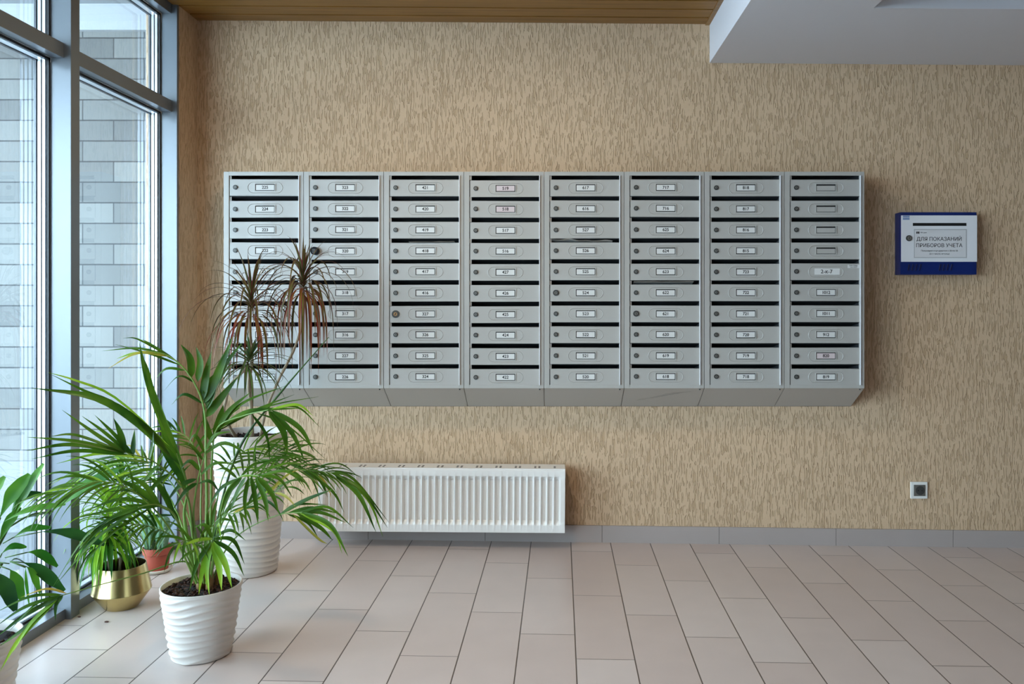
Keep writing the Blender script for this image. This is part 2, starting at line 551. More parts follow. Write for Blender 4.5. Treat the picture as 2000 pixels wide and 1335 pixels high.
# ------------------------------------------------------------------ glazing on the left
POSTS = [3.886, 3.030, 2.174, 1.318, 0.462, -0.394]
def post(y, name, w=0.056):
    bm = bmesh.new()
    box(bm, -1.876, WX, y, y + w, -0.005 + 0.02, 2.66, bevel=0.0015)
    return struct(finish(name, bm, M_alu))
for i, y in enumerate(POSTS):
    post(y, 'window_%d_post' % (i + 1), 0.018 if i == 0 else 0.056)
bm = bmesh.new()
wi = 0
for i in range(len(POSTS)):
    hi_y = POSTS[i]
    lo_y = (POSTS[i + 1] + 0.056) if i + 1 < len(POSTS) else -1.25
    w = thingname = bpy.data.objects.new('window_%d' % (i + 1), None); COL.objects.link(w); struct(w)
    w.location = (-1.876, (lo_y + hi_y) / 2, 0.02)
    w['label'] = 'tall glazed bay of the left wall'
    off = Vector(w.location)
    def add(name, m, boxes, bevel=0.0):
        b2 = bmesh.new()
        for q in boxes:
            box(b2, q[0], q[1], q[2], q[3], q[4], q[5], bevel=bevel)
        ob = finish(name, b2, m, w)
        ob.location = -off
        return ob
    # transoms: bottom rail, middle bar, head
    add('window_frame', M_alu, [(-1.876, -1.822, lo_y, hi_y, 0.018, 0.062),
                                (-1.876, -1.828, lo_y, hi_y, 2.121, 2.177),
                                (-1.876, -1.828, lo_y, hi_y, 2.592, 2.66)], 0.001)
    # gaskets round each pane, and the bright spacer between the two sheets
    for (za, zb) in ((0.062, 2.121), (2.177, 2.592)):
        g = 0.010
        add('window_gasket', M_gasket, [(-1.884, -1.8765, lo_y, lo_y + g, za, zb), (-1.884, -1.8765, hi_y - g, hi_y, za, zb),
                                        (-1.884, -1.8765, lo_y, hi_y, za, za + g), (-1.884, -1.8765, lo_y, hi_y, zb - g, zb),
                                        (-1.930, -1.922, lo_y, lo_y + .014, za, zb), (-1.930, -1.922, hi_y - .014, hi_y, za, zb),
                                        (-1.930, -1.922, lo_y, hi_y, za, za + .014), (-1.930, -1.922, lo_y, hi_y, zb - .014, zb),
                                        (-1.9045, -1.9015, lo_y, lo_y + .014, za, zb), (-1.9045, -1.9015, hi_y - .014, hi_y, za, zb)])
        add('window_spacer', M_spacer, [(-1.917, -1.906, hi_y - .012, hi_y, za, zb), (-1.900, -1.890, hi_y - .012, hi_y, za, zb),
                                        (-1.917, -1.890, lo_y, lo_y + .010, za, zb),
                                        (-1.917, -1.890, lo_y, hi_y, za, za + .010), (-1.917, -1.890, lo_y, hi_y, zb - .010, zb)])
        b2 = bmesh.new()
        for X in (-1.887, -1.920):
            q = [b2.verts.new(p) for p in ((X, lo_y + 0.001, za + 0.001), (X, hi_y - 0.001, za + 0.001), (X, hi_y - 0.001, zb - 0.001), (X, lo_y + 0.001, zb - 0.001))]
            b2.faces.new(q)
        ob = finish('window_pane', b2, M_glass, w); ob.location = -off
bm.free()
# outer cover caps of the posts and the slab edge above the glazing
bm = bmesh.new()
for i, y in enumerate(POSTS):
    box(bm, -1.937, -1.931, y, y + 0.056, 0.0, 2.66, bevel=0.001)
struct(finish('window_1_cap', bm, M_alu))
bm = bmesh.new(); box(bm, -2.0, -1.82, FY, WY, 2.66, 2.95)
struct(finish('trim_4', bm, M_white))
bm = bmesh.new(); box(bm, -1.98, -1.80, -1.25, 3.906, -0.10, 0.018)
struct(finish('trim_5', bm, M_alu))

# ------------------------------------------------------------------ outside
BY = 4.35
bm = bmesh.new(); box(bm, -4.2, -1.9, BY, BY + 0.2, 0.36, 2.66)
o = struct(finish('wall_exterior', bm, M_brick))
bm = bmesh.new(); box(bm, -4.2, -1.9, BY - 0.02, BY + 0.2, -0.1, 0.36)
struct(finish('trim_6', bm, M_ground))
bm = bmesh.new(); box(bm, -4.2, -1.9, BY - 0.03, BY + 0.2, 2.66, 2.86)
struct(finish('trim_7', bm, mat('pale_cornice', rgb(176, 178, 180), 0.6)))
bm = bmesh.new(); box(bm, -12, -1.9, -10, BY, -0.2, -0.02)
struct(finish('ground', bm, M_ground))
bm = bmesh.new()
for i in range(10):
    for j in range(9 if i < 4 else 3):  # extra outer panels near the brick are added to shade it
        box(bm, -2.0 - 0.6 * (j + 1) + 0.002, -2.0 - 0.6 * j - 0.002, BY - 0.6 * (i + 1) + 0.002, BY - 0.6 * i - 0.002, 2.80, 2.83)
struct(finish('ceiling_exterior', bm, mat('grey_soffit_panel', rgb(150, 152, 154), 0.6)))
bm = bmesh.new(); box(bm, -1.932, -1.90, 3.95, BY, 0, 2.8)
struct(finish('trim_8', bm, M_alu))

# ------------------------------------------------------------------ mailbox columns
NUM = [['225', '224', '223', '222', '221', '220', '219', '218', '217', '216'],
       ['323', '322', '321', '320', '319', '318', '317', '316', '227', '226'],
       ['421', '420', '419', '418', '417', '416', '327', '326', '325', '324'],
       ['519', '518', '517', '516', '427', '426', '425', '424', '423', '422'],
       ['617', '616', '527', '526', '525', '524', '523', '522', '521', '520'],
       ['717', '716', '625', '624', '623', '622', '621', '620', '619', '618'],
       ['818', '817', '816', '815', '723', '722', '721', '720', '719', '718'],
       [None, None, None, None, '2-\u043a-7', '1012', '1011', '912', '820', '819']]
CLABEL = ['grey steel mailbox cabinet behind the drooping red-edged plant, doors numbered 225 down to 216',
          'grey steel mailbox cabinet with a round black knob on door 320',
          'grey steel mailbox cabinet numbered 421 to 324, large round lock on door 327',
          'grey steel mailbox cabinet whose top door is numbered 519',
          'grey steel mailbox cabinet numbered 617 to 520, crumpled paper above door 526',
          'grey steel mailbox cabinet with top door 717 and a scuffed slanted bottom',
          'grey steel mailbox cabinet whose top door is numbered 818',
          'grey steel mailbox cabinet nearest the blue box, four top doors without numbers']
CW, CD, YF = 0.3875, 0.18, 3.92
ZB, ZT = 0.683, 1.8395
SL = 0.110                       # height of the slanted bottom
X_LEFT = (437 - U0) * YF / F
PITCH = 0.1015
T = 0.0015


def housing(parent):
    bm = bmesh.new()
    w, h = CW - 0.002, ZT - ZB
    yf, yb = -CD, -0.002
    # sides (pentagon with slanted foot), top, back, bottom slope
    for xs in (0.0005, w - T):
        prof = [(yf, SL), (yb, 0), (yb, h), (yf, h)]
        a = [bm.verts.new((xs, y, z)) for y, z in prof]; b_ = [bm.verts.new((xs + T, y, z)) for y, z in prof]
        bm.faces.new(a); bm.faces.new(list(reversed(b_)))
        for i in range(4):
            j = (i + 1) % 4
            bm.faces.new((a[j], a[i], b_[i], b_[j]))
    box(bm, 0, w, yf, yb, h - T, h)
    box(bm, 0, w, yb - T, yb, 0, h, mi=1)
    sv = [(0.002, yf, SL), (w - 0.002, yf, SL), (w - 0.002, yb, 0.0), (0.002, yb, 0.0)]
    a = [bm.verts.new(p) for p in sv]; b_ = [bm.verts.new((p[0], p[1] + 0.001, p[2] + 0.003)) for p in sv]
    bm.faces.new(list(reversed(a))); bm.faces.new(b_)
    for i in range(4):
        j = (i + 1) % 4
        bm.faces.new((a[i], a[j], b_[j], b_[i]))
    # front frame
    lw, rw = 0.0255, 0.0225
    box(bm, 0, lw, yf - 0.001, yf + 0.012, SL, h, bevel=0.0012)
    box(bm, w - rw, w, yf - 0.001, yf + 0.012, SL, h, bevel=0.0012)
    box(bm, lw, w - rw, yf - 0.0005, yf + 0.012, h - 0.0185, h, bevel=0.0008)
    box(bm, lw, w - rw, yf - 0.0005, yf + 0.012, SL, SL + 0.016, bevel=0.0008)
    # hinge line on the right frame: thin raised bead
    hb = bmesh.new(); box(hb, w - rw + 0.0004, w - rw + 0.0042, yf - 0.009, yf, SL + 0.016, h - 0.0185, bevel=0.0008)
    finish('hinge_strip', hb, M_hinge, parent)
    # two little feet screws at the lower corner
    cyl(bm, (w - 0.02, yf + 0.004, SL - 0.006), 0.003, 0.006, 'Z', 8, 1)
    # shelves inside, sloped to the back
    for r in range(1, 11):
        zt = h - 0.0185 - r * PITCH
        if r < 10:
            q = [(lw - .01, yf + 0.002, zt + .001), (w - rw + .01, yf + 0.002, zt + .001), (w - rw + .01, yb - .004, zt - 0.03), (lw - .01, yb - .004, zt - 0.03)]
            a = [bm.verts.new(p) for p in q]; b_ = [bm.verts.new((p[0], p[1], p[2] + 0.0012)) for p in q]
            f = [bm.faces.new(list(reversed(a))), bm.faces.new(b_)]
            for i in range(4):
                j = (i + 1) % 4
                f.append(bm.faces.new((a[i], a[j], b_[j], b_[i])))
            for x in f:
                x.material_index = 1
    # small lock tabs at the left of every slot
    for r in range(10):
        zt = h - 0.0185 - r * PITCH
        box(bm, lw, lw + 0.010, yf + 0.006, yf + 0.008, zt - 0.021, zt)
    # added dark sheets behind the frame: slot shade put into their colour
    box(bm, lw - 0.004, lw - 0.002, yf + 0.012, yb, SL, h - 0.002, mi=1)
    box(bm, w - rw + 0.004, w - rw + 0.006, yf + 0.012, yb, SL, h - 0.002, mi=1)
    return finish('housing', bm, [M_cab, M_cab_in], parent)


DW, DH = CW - 0.0255 - 0.0245 - 0.0035, 0.0805


def door_mesh(blank=False):
    """origin at the hinge (right edge), centre height; x runs to -DW"""
    bm = bmesh.new()
    box(bm, -DW, 0, 0, 0.0018, -DH / 2, DH / 2, bevel=0.0006)
    # folded lip along the top
    box(bm, -DW, 0, 0, 0.010, DH / 2 - 0.0016, DH / 2)
    # pressed oval around the number holder
    cx, hw, hr = -DW + 0.171, 0.058, 0.026
    n = 14
    for rad, rr in ((hr, 0.0012),):
        pts = []
        for i in range(n + 1):
            a = -PI / 2 + PI * i / n
            pts.append((cx + hw + math.cos(a) * rad, math.sin(a) * rad))
        for i in range(n + 1):
            a = PI / 2 + PI * i / n
            pts.append((cx - hw + math.cos(a) * rad, math.sin(a) * rad))
        m = len(pts)
        ins, mid, outs = [], [], []
        for i, (x, z) in enumerate(pts):
            px = cx + (x - cx); 
            # outward normal
            bx = cx + hw if x > cx + hw - 1e-6 else (cx - hw if x < cx - hw + 1e-6 else x)
            d = Vector((x - bx, z)); d.normalize()
            outs.append(bm.verts.new((x + d.x * rr * 1.6, 0.0002, z + d.y * rr * 1.6)))
            mid.append(bm.verts.new((x, -0.0019, z)))
            ins.append(bm.verts.new((x - d.x * rr * 1.6, 0.0002, z - d.y * rr * 1.6)))
        for i in range(m):
            j = (i + 1) % m
            bm.faces.new((outs[i], mid[i], mid[j], outs[j])); bm.faces.new((mid[i], ins[i], ins[j], mid[j]))
    me = finish('door', bm, [M_cab], None)
    return me


def holder(name, parent, m_paper, loc, wide=False, empty=False):
    bm = bmesh.new()
    w, h = (0.048, 0.0165)
    t = 0.0030
    if wide:
        box(bm, -0.058, 0.064, -0.0008, 0.0006, -0.015, 0.015, mi=1, bevel=0.0003)
    else:
        # dark window reveal, raised rim, paper
        box(bm, -w, w, -0.0006, 0.0008, -h, h, mi=2)
        for q in ((-w - t, -w + 0.001, -h, h), (w - 0.001, w + t, -h, h)):
            box(bm, q[0], q[1], -0.0030, 0.0005, q[2], q[3], mi=0, bevel=0.0007)
        box(bm, -w - t, w + t, -0.0026, 0.0005, h - 0.0006, h + 0.0014, mi=0, bevel=0.0005)
        box(bm, -w - t, w + t, -0.0022, 0.0005, -h - 0.0012, -h + 0.0004, mi=0, bevel=0.0004)
        if empty:
            box(bm, -w + 0.0035, w - 0.0035, -0.0012, 0.0, -h + 0.0025, h - 0.0075, mi=0)
        else:
            dz = random.uniform(-0.0012, 0.0006)
            box(bm, -w + 0.0042, w - 0.0042, -0.0012, 0.0, -h + 0.0036 + dz, h - 0.0040 + dz, mi=1)
    return finish(name, bm, [M_cab, m_paper, M_slotdark], parent, loc=loc)


def lock_ob(parent, loc, kind):
    bm = bmesh.new()
    if kind == 'knob':
        cyl(bm, (0, -0.012, 0), 0.0195, 0.024, 'Y', 28, 0, r2=0.0195)
        cyl(bm, (0, -0.0255, 0), 0.0165, 0.003, 'Y', 28, 0)
        for i in range(3):
            for j in range(3):
                box(bm, -0.007 + 0.005 * i, -0.0045 + 0.005 * i, -0.0278, -0.026, -0.009 + 0.0065 * j, -0.006 + 0.0065 * j, mi=1)
        o = finish('lock', bm, [M_black, M_lockin], parent, smooth=True, loc=loc)
        o['label'] = 'black combination knob'
        return o
    R = {'big': 0.0185, 'mid': 0.0145, 'std': 0.0112}[kind]
    cyl(bm, (0, -0.002, 0), R, 0.005, 'Y', 24, 0)
    cyl(bm, (0, -0.0052, 0), R * 0.82, 0.002, 'Y', 24, 0)
    cyl(bm, (0, -0.0064, 0), R * 0.50, 0.002, 'Y', 20, 1)
    box(bm, -R * 0.1, R * 0.1, -0.0079, -0.0070, -R * 0.34, R * 0.34, mi=2)
    o = finish('lock', bm, [M_lock, M_lockin if kind != 'big' else M_brass, M_slotdark], parent, smooth=True, loc=loc)
    o.rotation_euler = (0, random.uniform(-0.5, 0.5), 0)
    return o


M_brass = mat('lock_brass', rgb(170, 128, 88), 0.3, metal=0.9)
KIND = {(1, 3): 'knob', (2, 6): 'big', (4, 5): 'mid', (5, 6): 'mid', (3, 6): 'std'}
proto_door = None
for c in range(8):
    cab = thing('mailbox_cabinet', CLABEL[c], 'mailbox', (X_LEFT + CW * c, WY, ZB), 'mailbox cabinets on the plastered wall')
    housing(cab)
    h = ZT - ZB
    for r in range(10):
        zc_ = h - 0.0185 - r * PITCH - (PITCH - DH) + 0.0015 - DH / 2 + random.uniform(-0.0008, 0.0008)
        if c == 0 and r < 1:
            zc_ += 0.002
        if c == 3:
            zc_ -= 0.0025
        xh = CW - 0.0245
        if proto_door is None:
            proto_door = door_mesh(); d = proto_door
            d.parent = cab
        else:
            d = proto_door.copy(); link(d, cab)
        d.location = (xh, -CD + 0.0012, zc_)
        d.rotation_euler = (random.uniform(-0.012, 0.012), random.uniform(-0.0045, 0.0045), random.uniform(0.0, 0.008))
        k = KIND.get((c, r), 'std')
        lock_ob(d, (-DW + 0.0275, 0, 0.001), k)
        num = NUM[c][r]
        px = -DW + 0.171
        pm = M_paper_pink if (c, r) in ((7, 8), (3, 0), (3, 1)) else M_paper
        if num is None:
            holder('number_plate', d, pm, (px, -0.0004, 0.001), empty=True)
        elif c == 7 and r == 4:
            hp = holder('number_plate', d, pm, (px + 0.003, -0.0004, 0.001), wide=True)
            hp['label'] = 'white paper strip taped over the holder'
            text_mesh('number', num, 0.026, M_ink, d, (px + 0.003, -0.0016, 0.0), bold=0.0001)
            bm = bmesh.new(); box(bm, -0.058, -0.002, -0.0008, 0, 0.018, 0.034, bevel=0.0002)
            st = finish('sticker', bm, M_paper, d)
            text_mesh('sticker_print', '\u041e\u0410\u041e \u0421\u0432\u044f\u0437\u044c\n\u0442\u0435\u043b. 2-4-7', 0.0075, M_ink, d, (-0.030, -0.0012, 0.026))
        else:
            holder('number_plate', d, pm, (px, -0.0004, 0.001))
            text_mesh('number', num, 0.0205, M_ink, d, (px, -0.0018, 0.0002), bold=0.0004)


# paper sticking out of the slots
def sheet(name, c, r, xa, xb, label, lift=0.008, drop=0.0, wob=0.004, cat='paper'):
    h = ZT - ZB
    z = ZB + h - 0.0185 - r * PITCH - 0.019
    xl = X_LEFT + CW * c
    bm = bmesh.new()
    n = 24
    rows = []
    for k, (yy, zz) in enumerate(((-0.010, lift), (0.004, lift * 0.9), (0.05, 0.0))):
        rows.append([bm.verts.new((xl + xa + (xb - xa) * i / n, YF + yy,
                                   z + zz + drop * i / n + (wob * noise.noise(Vector((i * 0.21, k * 0.3, c))) if k < 2 else 0))) for i in range(n + 1)])
    for a, b_ in zip(rows, rows[1:]):
        for i in range(n):
            bm.faces.new((a[i], a[i + 1], b_[i + 1], b_[i]))
    bmesh.ops.solidify(bm, geom=bm.faces[:], thickness=0.001)
    o = finish(name, bm, M_paper, None, smooth=True)
    return tag(o, label, cat, None)


sheet('folded_leaflet', 4, 3, 0.03, 0.33, 'crumpled white paper poking out of the slot above door 526', 0.016, -0.008, 0.008)
sheet('folded_leaflet', 5, 5, 0.045, 0.335, 'flat pale paper filling the slot above door 622', 0.015, 0.0, 0.002)
sheet('folded_leaflet', 2, 3, 0.12, 0.34, 'pale paper lying low in the slot above door 418', 0.003, 0.002, 0.002)

# scuff on the slanted bottom of the sixth column: a scratched patch
bm = bmesh.new()
pts = [P(1248, 774, 3.99), P(1262, 770, 3.985), P(1280, 768, 3.975), P(1305, 762, 3.955)]
p0 = Vector((X_LEFT + CW * 5, WY, ZB))
for i in range(9):
    a = 0.07 + 0.02 * i + random.uniform(-.01, .01)
    s = 0.045 + 0.006 * i
    # slope plane from (yf, SL) to (0,0)
    def on(x, f):
        return Vector((x, -CD * f, SL * f - 0.0008))
    A = on(a, 0.35 + 0.05 * i); B = on(a + s, 0.42 + 0.05 * i)
    d_ = Vector((0, -CD, SL)).normalized() * 0.0012
    bm.faces.new([bm.verts.new(q) for q in (A, B, B + d_, A + d_)])
o = finish('scuff_mark', bm, M_lock, [q for q in bpy.data.objects if q.name == 'mailbox_cabinet.005'][0])

# ------------------------------------------------------------------ radiator
RXA, RXB = (621 - U0) * 3.945 / F, (1103 - U0) * 3.945 / F
RL = RXB - RXA
rad = thing('radiator', 'long low white panel radiator under the mailboxes', 'radiator', (RXA, WY, 0.095))
rad.rotation_euler = (0, 0.0075, 0)
RH = 0.309
bm = bmesh.new()
nfl = 36
mx_, z0_, z1_ = 0.022, 0.048, 0.262
pitch = (RL - 2 * mx_) / nfl
xs = [0, mx_ * 0.6]
prof = [0.0] * 2
cols = []
for i in range(nfl):
    for t_, d_ in ((0.0, 0), (0.16, 0.5), (0.26, 1), (0.74, 1), (0.84, 0.5)):
        cols.append((mx_ + (i + t_) * pitch, d_))
cols = [(0.0, 0)] + cols + [(RL - mx_, 0), (RL, 0)]
zsr = [(0.0, 0), (z0_ - 0.012, 0), (z0_ - 0.004, 0.45), (z0_ + 0.008, 1), (z1_ - 0.008, 1), (z1_ + 0.004, 0.45), (z1_ + 0.012, 0), (RH - 0.008, 0)]
DEP = 0.017
YFR = -0.155
grid = [[bm.verts.new((x, YFR + DEP * d * zf, z)) for z, zf in zsr] for x, d in cols]
for i in range(len(cols) - 1):
    for j in range(len(zsr) - 1):
        bm.faces.new((grid[i][j], grid[i + 1][j], grid[i + 1][j + 1], grid[i][j + 1]))
# folded edges
for i in range(len(cols) - 1):
    a, b_ = grid[i][-1], grid[i + 1][-1]
    a2 = bm.verts.new((a.co.x, YFR + 0.006, RH - 0.002)); b2 = bm.verts.new((b_.co.x, YFR + 0.006, RH - 0.002))
    bm.faces.new((a, b_, b2, a2))
    a, b_ = grid[i][0], grid[i + 1][0]
    a2 = bm.verts.new((a.co.x, YFR + 0.012, -0.003)); b2 = bm.verts.new((b_.co.x, YFR + 0.012, -0.003))
    bm.faces.new((b_, a, a2, b2))
bmesh.ops.remove_doubles(bm, verts=bm.verts, dist=0.00005)
finish('front_panel', bm, M_rad, rad, smooth='all' if False else True)
bm = bmesh.new()
box(bm, -0.001, 0.006, YFR + 0.001, -0.038, 0.0, RH - 0.001, bevel=0.0015)
finish('side_panel', bm, M_rad, rad)
bm = bmesh.new(); box(bm, RL - 0.006, RL + 0.001, YFR + 0.001, -0.038, 0.0, RH - 0.001, bevel=0.0015)
finish('side_panel', bm, M_rad, rad)
bm = bmesh.new(); box(bm, 0.006, RL - 0.006, -0.060, -0.045, 0.004, RH - 0.02, bevel=0.003)
finish('back_panel', bm, M_rad, rad)
bm = bmesh.new()
box(bm, 0.0, RL, YFR + 0.004, -0.038, RH - 0.004, RH + 0.002, bevel=0.001)
for k in range(13):
    xx = RL - 0.03 - 0.0955 * k
    if xx < 0.03:
        break
    for dx in (0.0, -0.020):
        if k == 0 and dx == 0.0:
            continue
        for yy in (-0.125, -0.098):
            vs_ = box(bm, xx + dx - 0.006, xx + dx + 0.004, yy - 0.008, yy + 0.008, RH + 0.0018, RH + 0.0024, mi=1)
finish('top_grille', bm, [M_rad, M_raddark], rad)
for xx in (0.2, RL - 0.2):
    bm = bmesh.new(); box(bm, xx - 0.015, xx + 0.015, -0.045, -0.0, 0.03, RH - 0.03)
    finish('bracket', bm, M_rad, rad)

# ------------------------------------------------------------------ blue and white box for meter readings
YB = WY - 0.068
bxa, bxb = P(1759, 0, YB).x, P(1908, 0, YB).x
bza, bzb = P(0, 536, YB).z, P(0, 414, YB).z
BWd, BHt = bxb - bxa, bzb - bza
mb = thing('meter_reading_box', 'blue and white metal drop box with Cyrillic notice on the plaster wall', 'letterbox', (bxa, WY, bza))
bm = bmesh.new(); box(bm, 0, BWd, -0.066, 0, 0, BHt, bevel=0.003)
finish('box_body', bm, M_blue, mb)
s = F / YB
def bx(u): return (u - 1759) / s
def bzz(v): return (536 - v) / s
bm = bmesh.new(); box(bm, bx(1760), bx(1908), -0.0705, -0.0655, bzz(511), bzz(420.5), bevel=0.0012)
pn = finish('front_panel', bm, M_boxwhite, mb)
bm = bmesh.new(); box(bm, bx(1782.5), bx(1887), -0.0709, -0.0704, bzz(441), bzz(435.3))
finish('slot', bm, M_slotdark, mb)
bm = bmesh.new(); box(bm, bx(1784.5), bx(1887.5), -0.0716, -0.0700, bzz(503.5), bzz(447.5), mi=0, bevel=0.0006)
box(bm, bx(1786), bx(1886), -0.0722, -0.0716, bzz(502), bzz(449), mi=1)
finish('notice', bm, [mat('clear_sleeve', rgb(178, 178, 178), 0.25), mat('notice_paper', rgb(214, 212, 212), 0.6)], mb)
def btxt(body, size, u, v, bold=0.0, xs=1.0):
    return text_mesh('notice_text', body, size, M_ink, mb, (bx(u), -0.0724, bzz(v)), bold=bold, extrude=0.0002, xs=xs)
btxt('\u0414\u041b\u042f \u041f\u041e\u041a\u0410\u0417\u0410\u041d\u0418\u0419', 0.0255, 1833.5, 467, 0.0001)
btxt('\u041f\u0420\u0418\u0411\u041e\u0420\u041e\u0412 \u0423\u0427\u0415\u0422\u0410', 0.0255, 1833.5, 479.5, 0.0001)
btxt('\u041f\u043e\u043a\u0430\u0437\u0430\u043d\u0438\u044f \u043f\u0435\u0440\u0435\u0434\u0430\u044e\u0442\u0441\u044f \u0441 20 \u043f\u043e 25', 0.0113, 1834, 489.6)
btxt('23-\u0435 \u0447\u0438\u0441\u043b\u043e \u043c\u0435\u0441\u044f\u0446\u0430', 0.0113, 1834, 495.6)
btxt('\u0416\u041a \u0434\u043e\u043c', 0.0080, 1803, 454.2)
bm = bmesh.new(); box(bm, bx(1789), bx(1791.4), -0.0728, -0.0721, bzz(456.2), bzz(452.2)); box(bm, bx(1792.2), bx(1794.8), -0.0728, -0.0721, bzz(456.2), bzz(452.2))
finish('notice_emblem', bm, M_ink, mb)
bm = bmesh.new(); box(bm, bx(1763), bx(1776), -0.0711, -0.0704, bzz(429), bzz(421.2))
finish('sticker', bm, mat('pale_blue_sticker', rgb(120, 142, 182), 0.5), mb)
text_mesh('sticker_text', '\u041f\u041e\u0427\u0422\u0410', 0.0095, M_boxwhite, mb, (bx(1769.5), -0.0713, bzz(425.1)))
bm = bmesh.new()
cyl(bm, (bx(1774.5), -0.0725, bzz(465)), 0.0145, 0.006, 'Y', 24, 0); cyl(bm, (bx(1774.5), -0.0765, bzz(465)), 0.010, 0.004, 'Y', 20, 1)
box(bm, bx(1774.5) - 0.001, bx(1774.5) + 0.001, -0.0792, -0.0785, bzz(465) - 0.005, bzz(465) + 0.005, mi=2)
finish('lock', bm, [M_lock, M_lockin, M_slotdark], mb, smooth=True)
for g in (1772, 1833):
    bm = bmesh.new()
    for k in range(4):
        xa = bx(g + 7.4 * k)
        q = [(xa, bzz(528)), (xa + 0.005, bzz(528)), (xa + 0.012, bzz(515.5)), (xa + 0.007, bzz(515.5))]
        a = [bm.verts.new((x, -0.0662, z)) for x, z in q]; b_ = [bm.verts.new((x + 0.0015, -0.0695, z - 0.0005)) for x, z in q[:]]
        bm.faces.new(b_)
        for i in range(4):
            j = (i + 1) % 4
            bm.faces.new((a[i], a[j], b_[j], b_[i]))
    finish('vent', bm, M_bluedark, mb)

# ------------------------------------------------------------------ socket
sk = thing('wall_socket', 'small white power socket low on the plaster wall', 'socket', tuple(P(1793.5, 972.5, WY)))
w = 0.0845
bm = bmesh.new(); box(bm, -w / 2, w / 2, -0.011, 0, 0, w, bevel=0.003)
finish('frame', bm, M_socket, sk)
bm = bmesh.new(); box(bm, -w / 2 + 0.014, w / 2 - 0.012, -0.0135, -0.010, 0.014, w - 0.014, bevel=0.002, mi=0)
cyl(bm, (0.003, -0.0135, w / 2), 0.0225, 0.003, 'Y', 28, 1)
for dx in (-0.0095, 0.0095):
    cyl(bm, (0.003 + dx, -0.0155, w / 2), 0.003, 0.002, 'Y', 12, 2)
finish('socket_insert', bm, [M_socket_in, M_lock, M_slotdark], sk, smooth=True)


# ------------------------------------------------------------------ plants: materials
def leaf_mat(name, c1, c2, edge=None, rough=0.38, trans=0.25):
    m = bpy.data.materials.new(name); m.use_nodes = True
    nt = m.node_tree; n = nt.nodes; l = nt.links
    b = n['Principled BSDF']; b.inputs['Roughness'].default_value = rough
    b.inputs['Specular IOR Level'].default_value = 0.2
    tc = n.new('ShaderNodeTexCoord'); uv = n.new('ShaderNodeUVMap')
    nz = n.new('ShaderNodeTexNoise'); nz.inputs['Scale'].default_value = 9; nz.inputs['Detail'].default_value = 2
    l.new(tc.outputs['Object'], nz.inputs['Vector'])
    mr = n.new('ShaderNodeMapRange'); mr.inputs['From Min'].default_value = 0.35; mr.inputs['From Max'].default_value = 0.65
    l.new(nz.outputs[0], mr.inputs['Value'])
    mx = n.new('ShaderNodeMixRGB'); l.new(mr.outputs[0], mx.inputs[0])
    mx.inputs[1].default_value = c1; mx.inputs[2].default_value = c2
    col = mx.outputs[0]
    if edge:
        sp = n.new('ShaderNodeSeparateXYZ'); l.new(uv.outputs[0], sp.inputs[0])
        a = n.new('ShaderNodeMath'); a.operation = 'SUBTRACT'; l.new(sp.outputs[0], a.inputs[0]); a.inputs[1].default_value = 0.5
        ab = n.new('ShaderNodeMath'); ab.operation = 'ABSOLUTE'; l.new(a.outputs[0], ab.inputs[0])
        er = n.new('ShaderNodeMapRange'); er.inputs['From Min'].default_value = 0.22; er.inputs['From Max'].default_value = 0.40
        l.new(ab.outputs[0], er.inputs['Value'])
        m2 = n.new('ShaderNodeMixRGB'); l.new(er.outputs[0], m2.inputs[0]); l.new(col, m2.inputs[1]); m2.inputs[2].default_value = edge
        col = m2.outputs[0]
    l.new(col, b.inputs['Base Color'])
    tr = n.new('ShaderNodeBsdfTranslucent'); l.new(col, tr.inputs[0])
    ms = n.new('ShaderNodeMixShader'); ms.inputs[0].default_value = trans
    l.new(b.outputs[0], ms.inputs[1]); l.new(tr.outputs[0], ms.inputs[2])
    l.new(ms.outputs[0], n['Material Output'].inputs[0])
    return m


L_palm = leaf_mat('palm_leaf', rgb(34, 72, 14), rgb(78, 114, 26))
L_palm_y = leaf_mat('palm_leaf_bright', rgb(104, 150, 34), rgb(146, 178, 48))
L_dead = leaf_mat('palm_leaf_brown_tip', rgb(170, 140, 60), rgb(150, 160, 60))
M_rachis = mat('palm_stalk', rgb(100, 134, 48), 0.45)
M_canebase = mat('palm_cane_base', rgb(122, 92, 52), 0.7, vary=(30, 0.3, (1, 1, 0.3)))
L_drac = leaf_mat('dracaena_leaf', rgb(48, 68, 28), rgb(100, 98, 46), edge=rgb(112, 46, 50), trans=0.2)
L_drac_r = leaf_mat('dracaena_old_leaf', rgb(112, 58, 34), rgb(122, 98, 40), edge=rgb(140, 40, 56), trans=0.25)
L_drac_g = leaf_mat('dracaena_young_leaf', rgb(36, 84, 52), rgb(84, 116, 54), edge=rgb(90, 60, 44), trans=0.2)
M_dstem = mat('dracaena_stem', rgb(150, 132, 108), 0.8, vary=(40, 0.25, (1, 1, 0.6)))
L_song = leaf_mat('lime_leaf', rgb(112, 170, 40), rgb(160, 204, 60), trans=0.35)
L_song_d = leaf_mat('lime_leaf_dark', rgb(46, 100, 44), rgb(84, 146, 44), trans=0.25)
L_fish = leaf_mat('fishtail_leaf', rgb(44, 108, 30), rgb(92, 150, 42), trans=0.22)
L_fish_d = leaf_mat('fishtail_leaf_dark', rgb(24, 66, 32), rgb(44, 92, 36), trans=0.15)
M_cactus = mat('cactus_skin', rgb(88, 124, 92), 0.6, vary=(12, 0.2, (1, 1, 0.5)))
M_spine = mat('cactus_spine', rgb(196, 190, 160), 0.6)


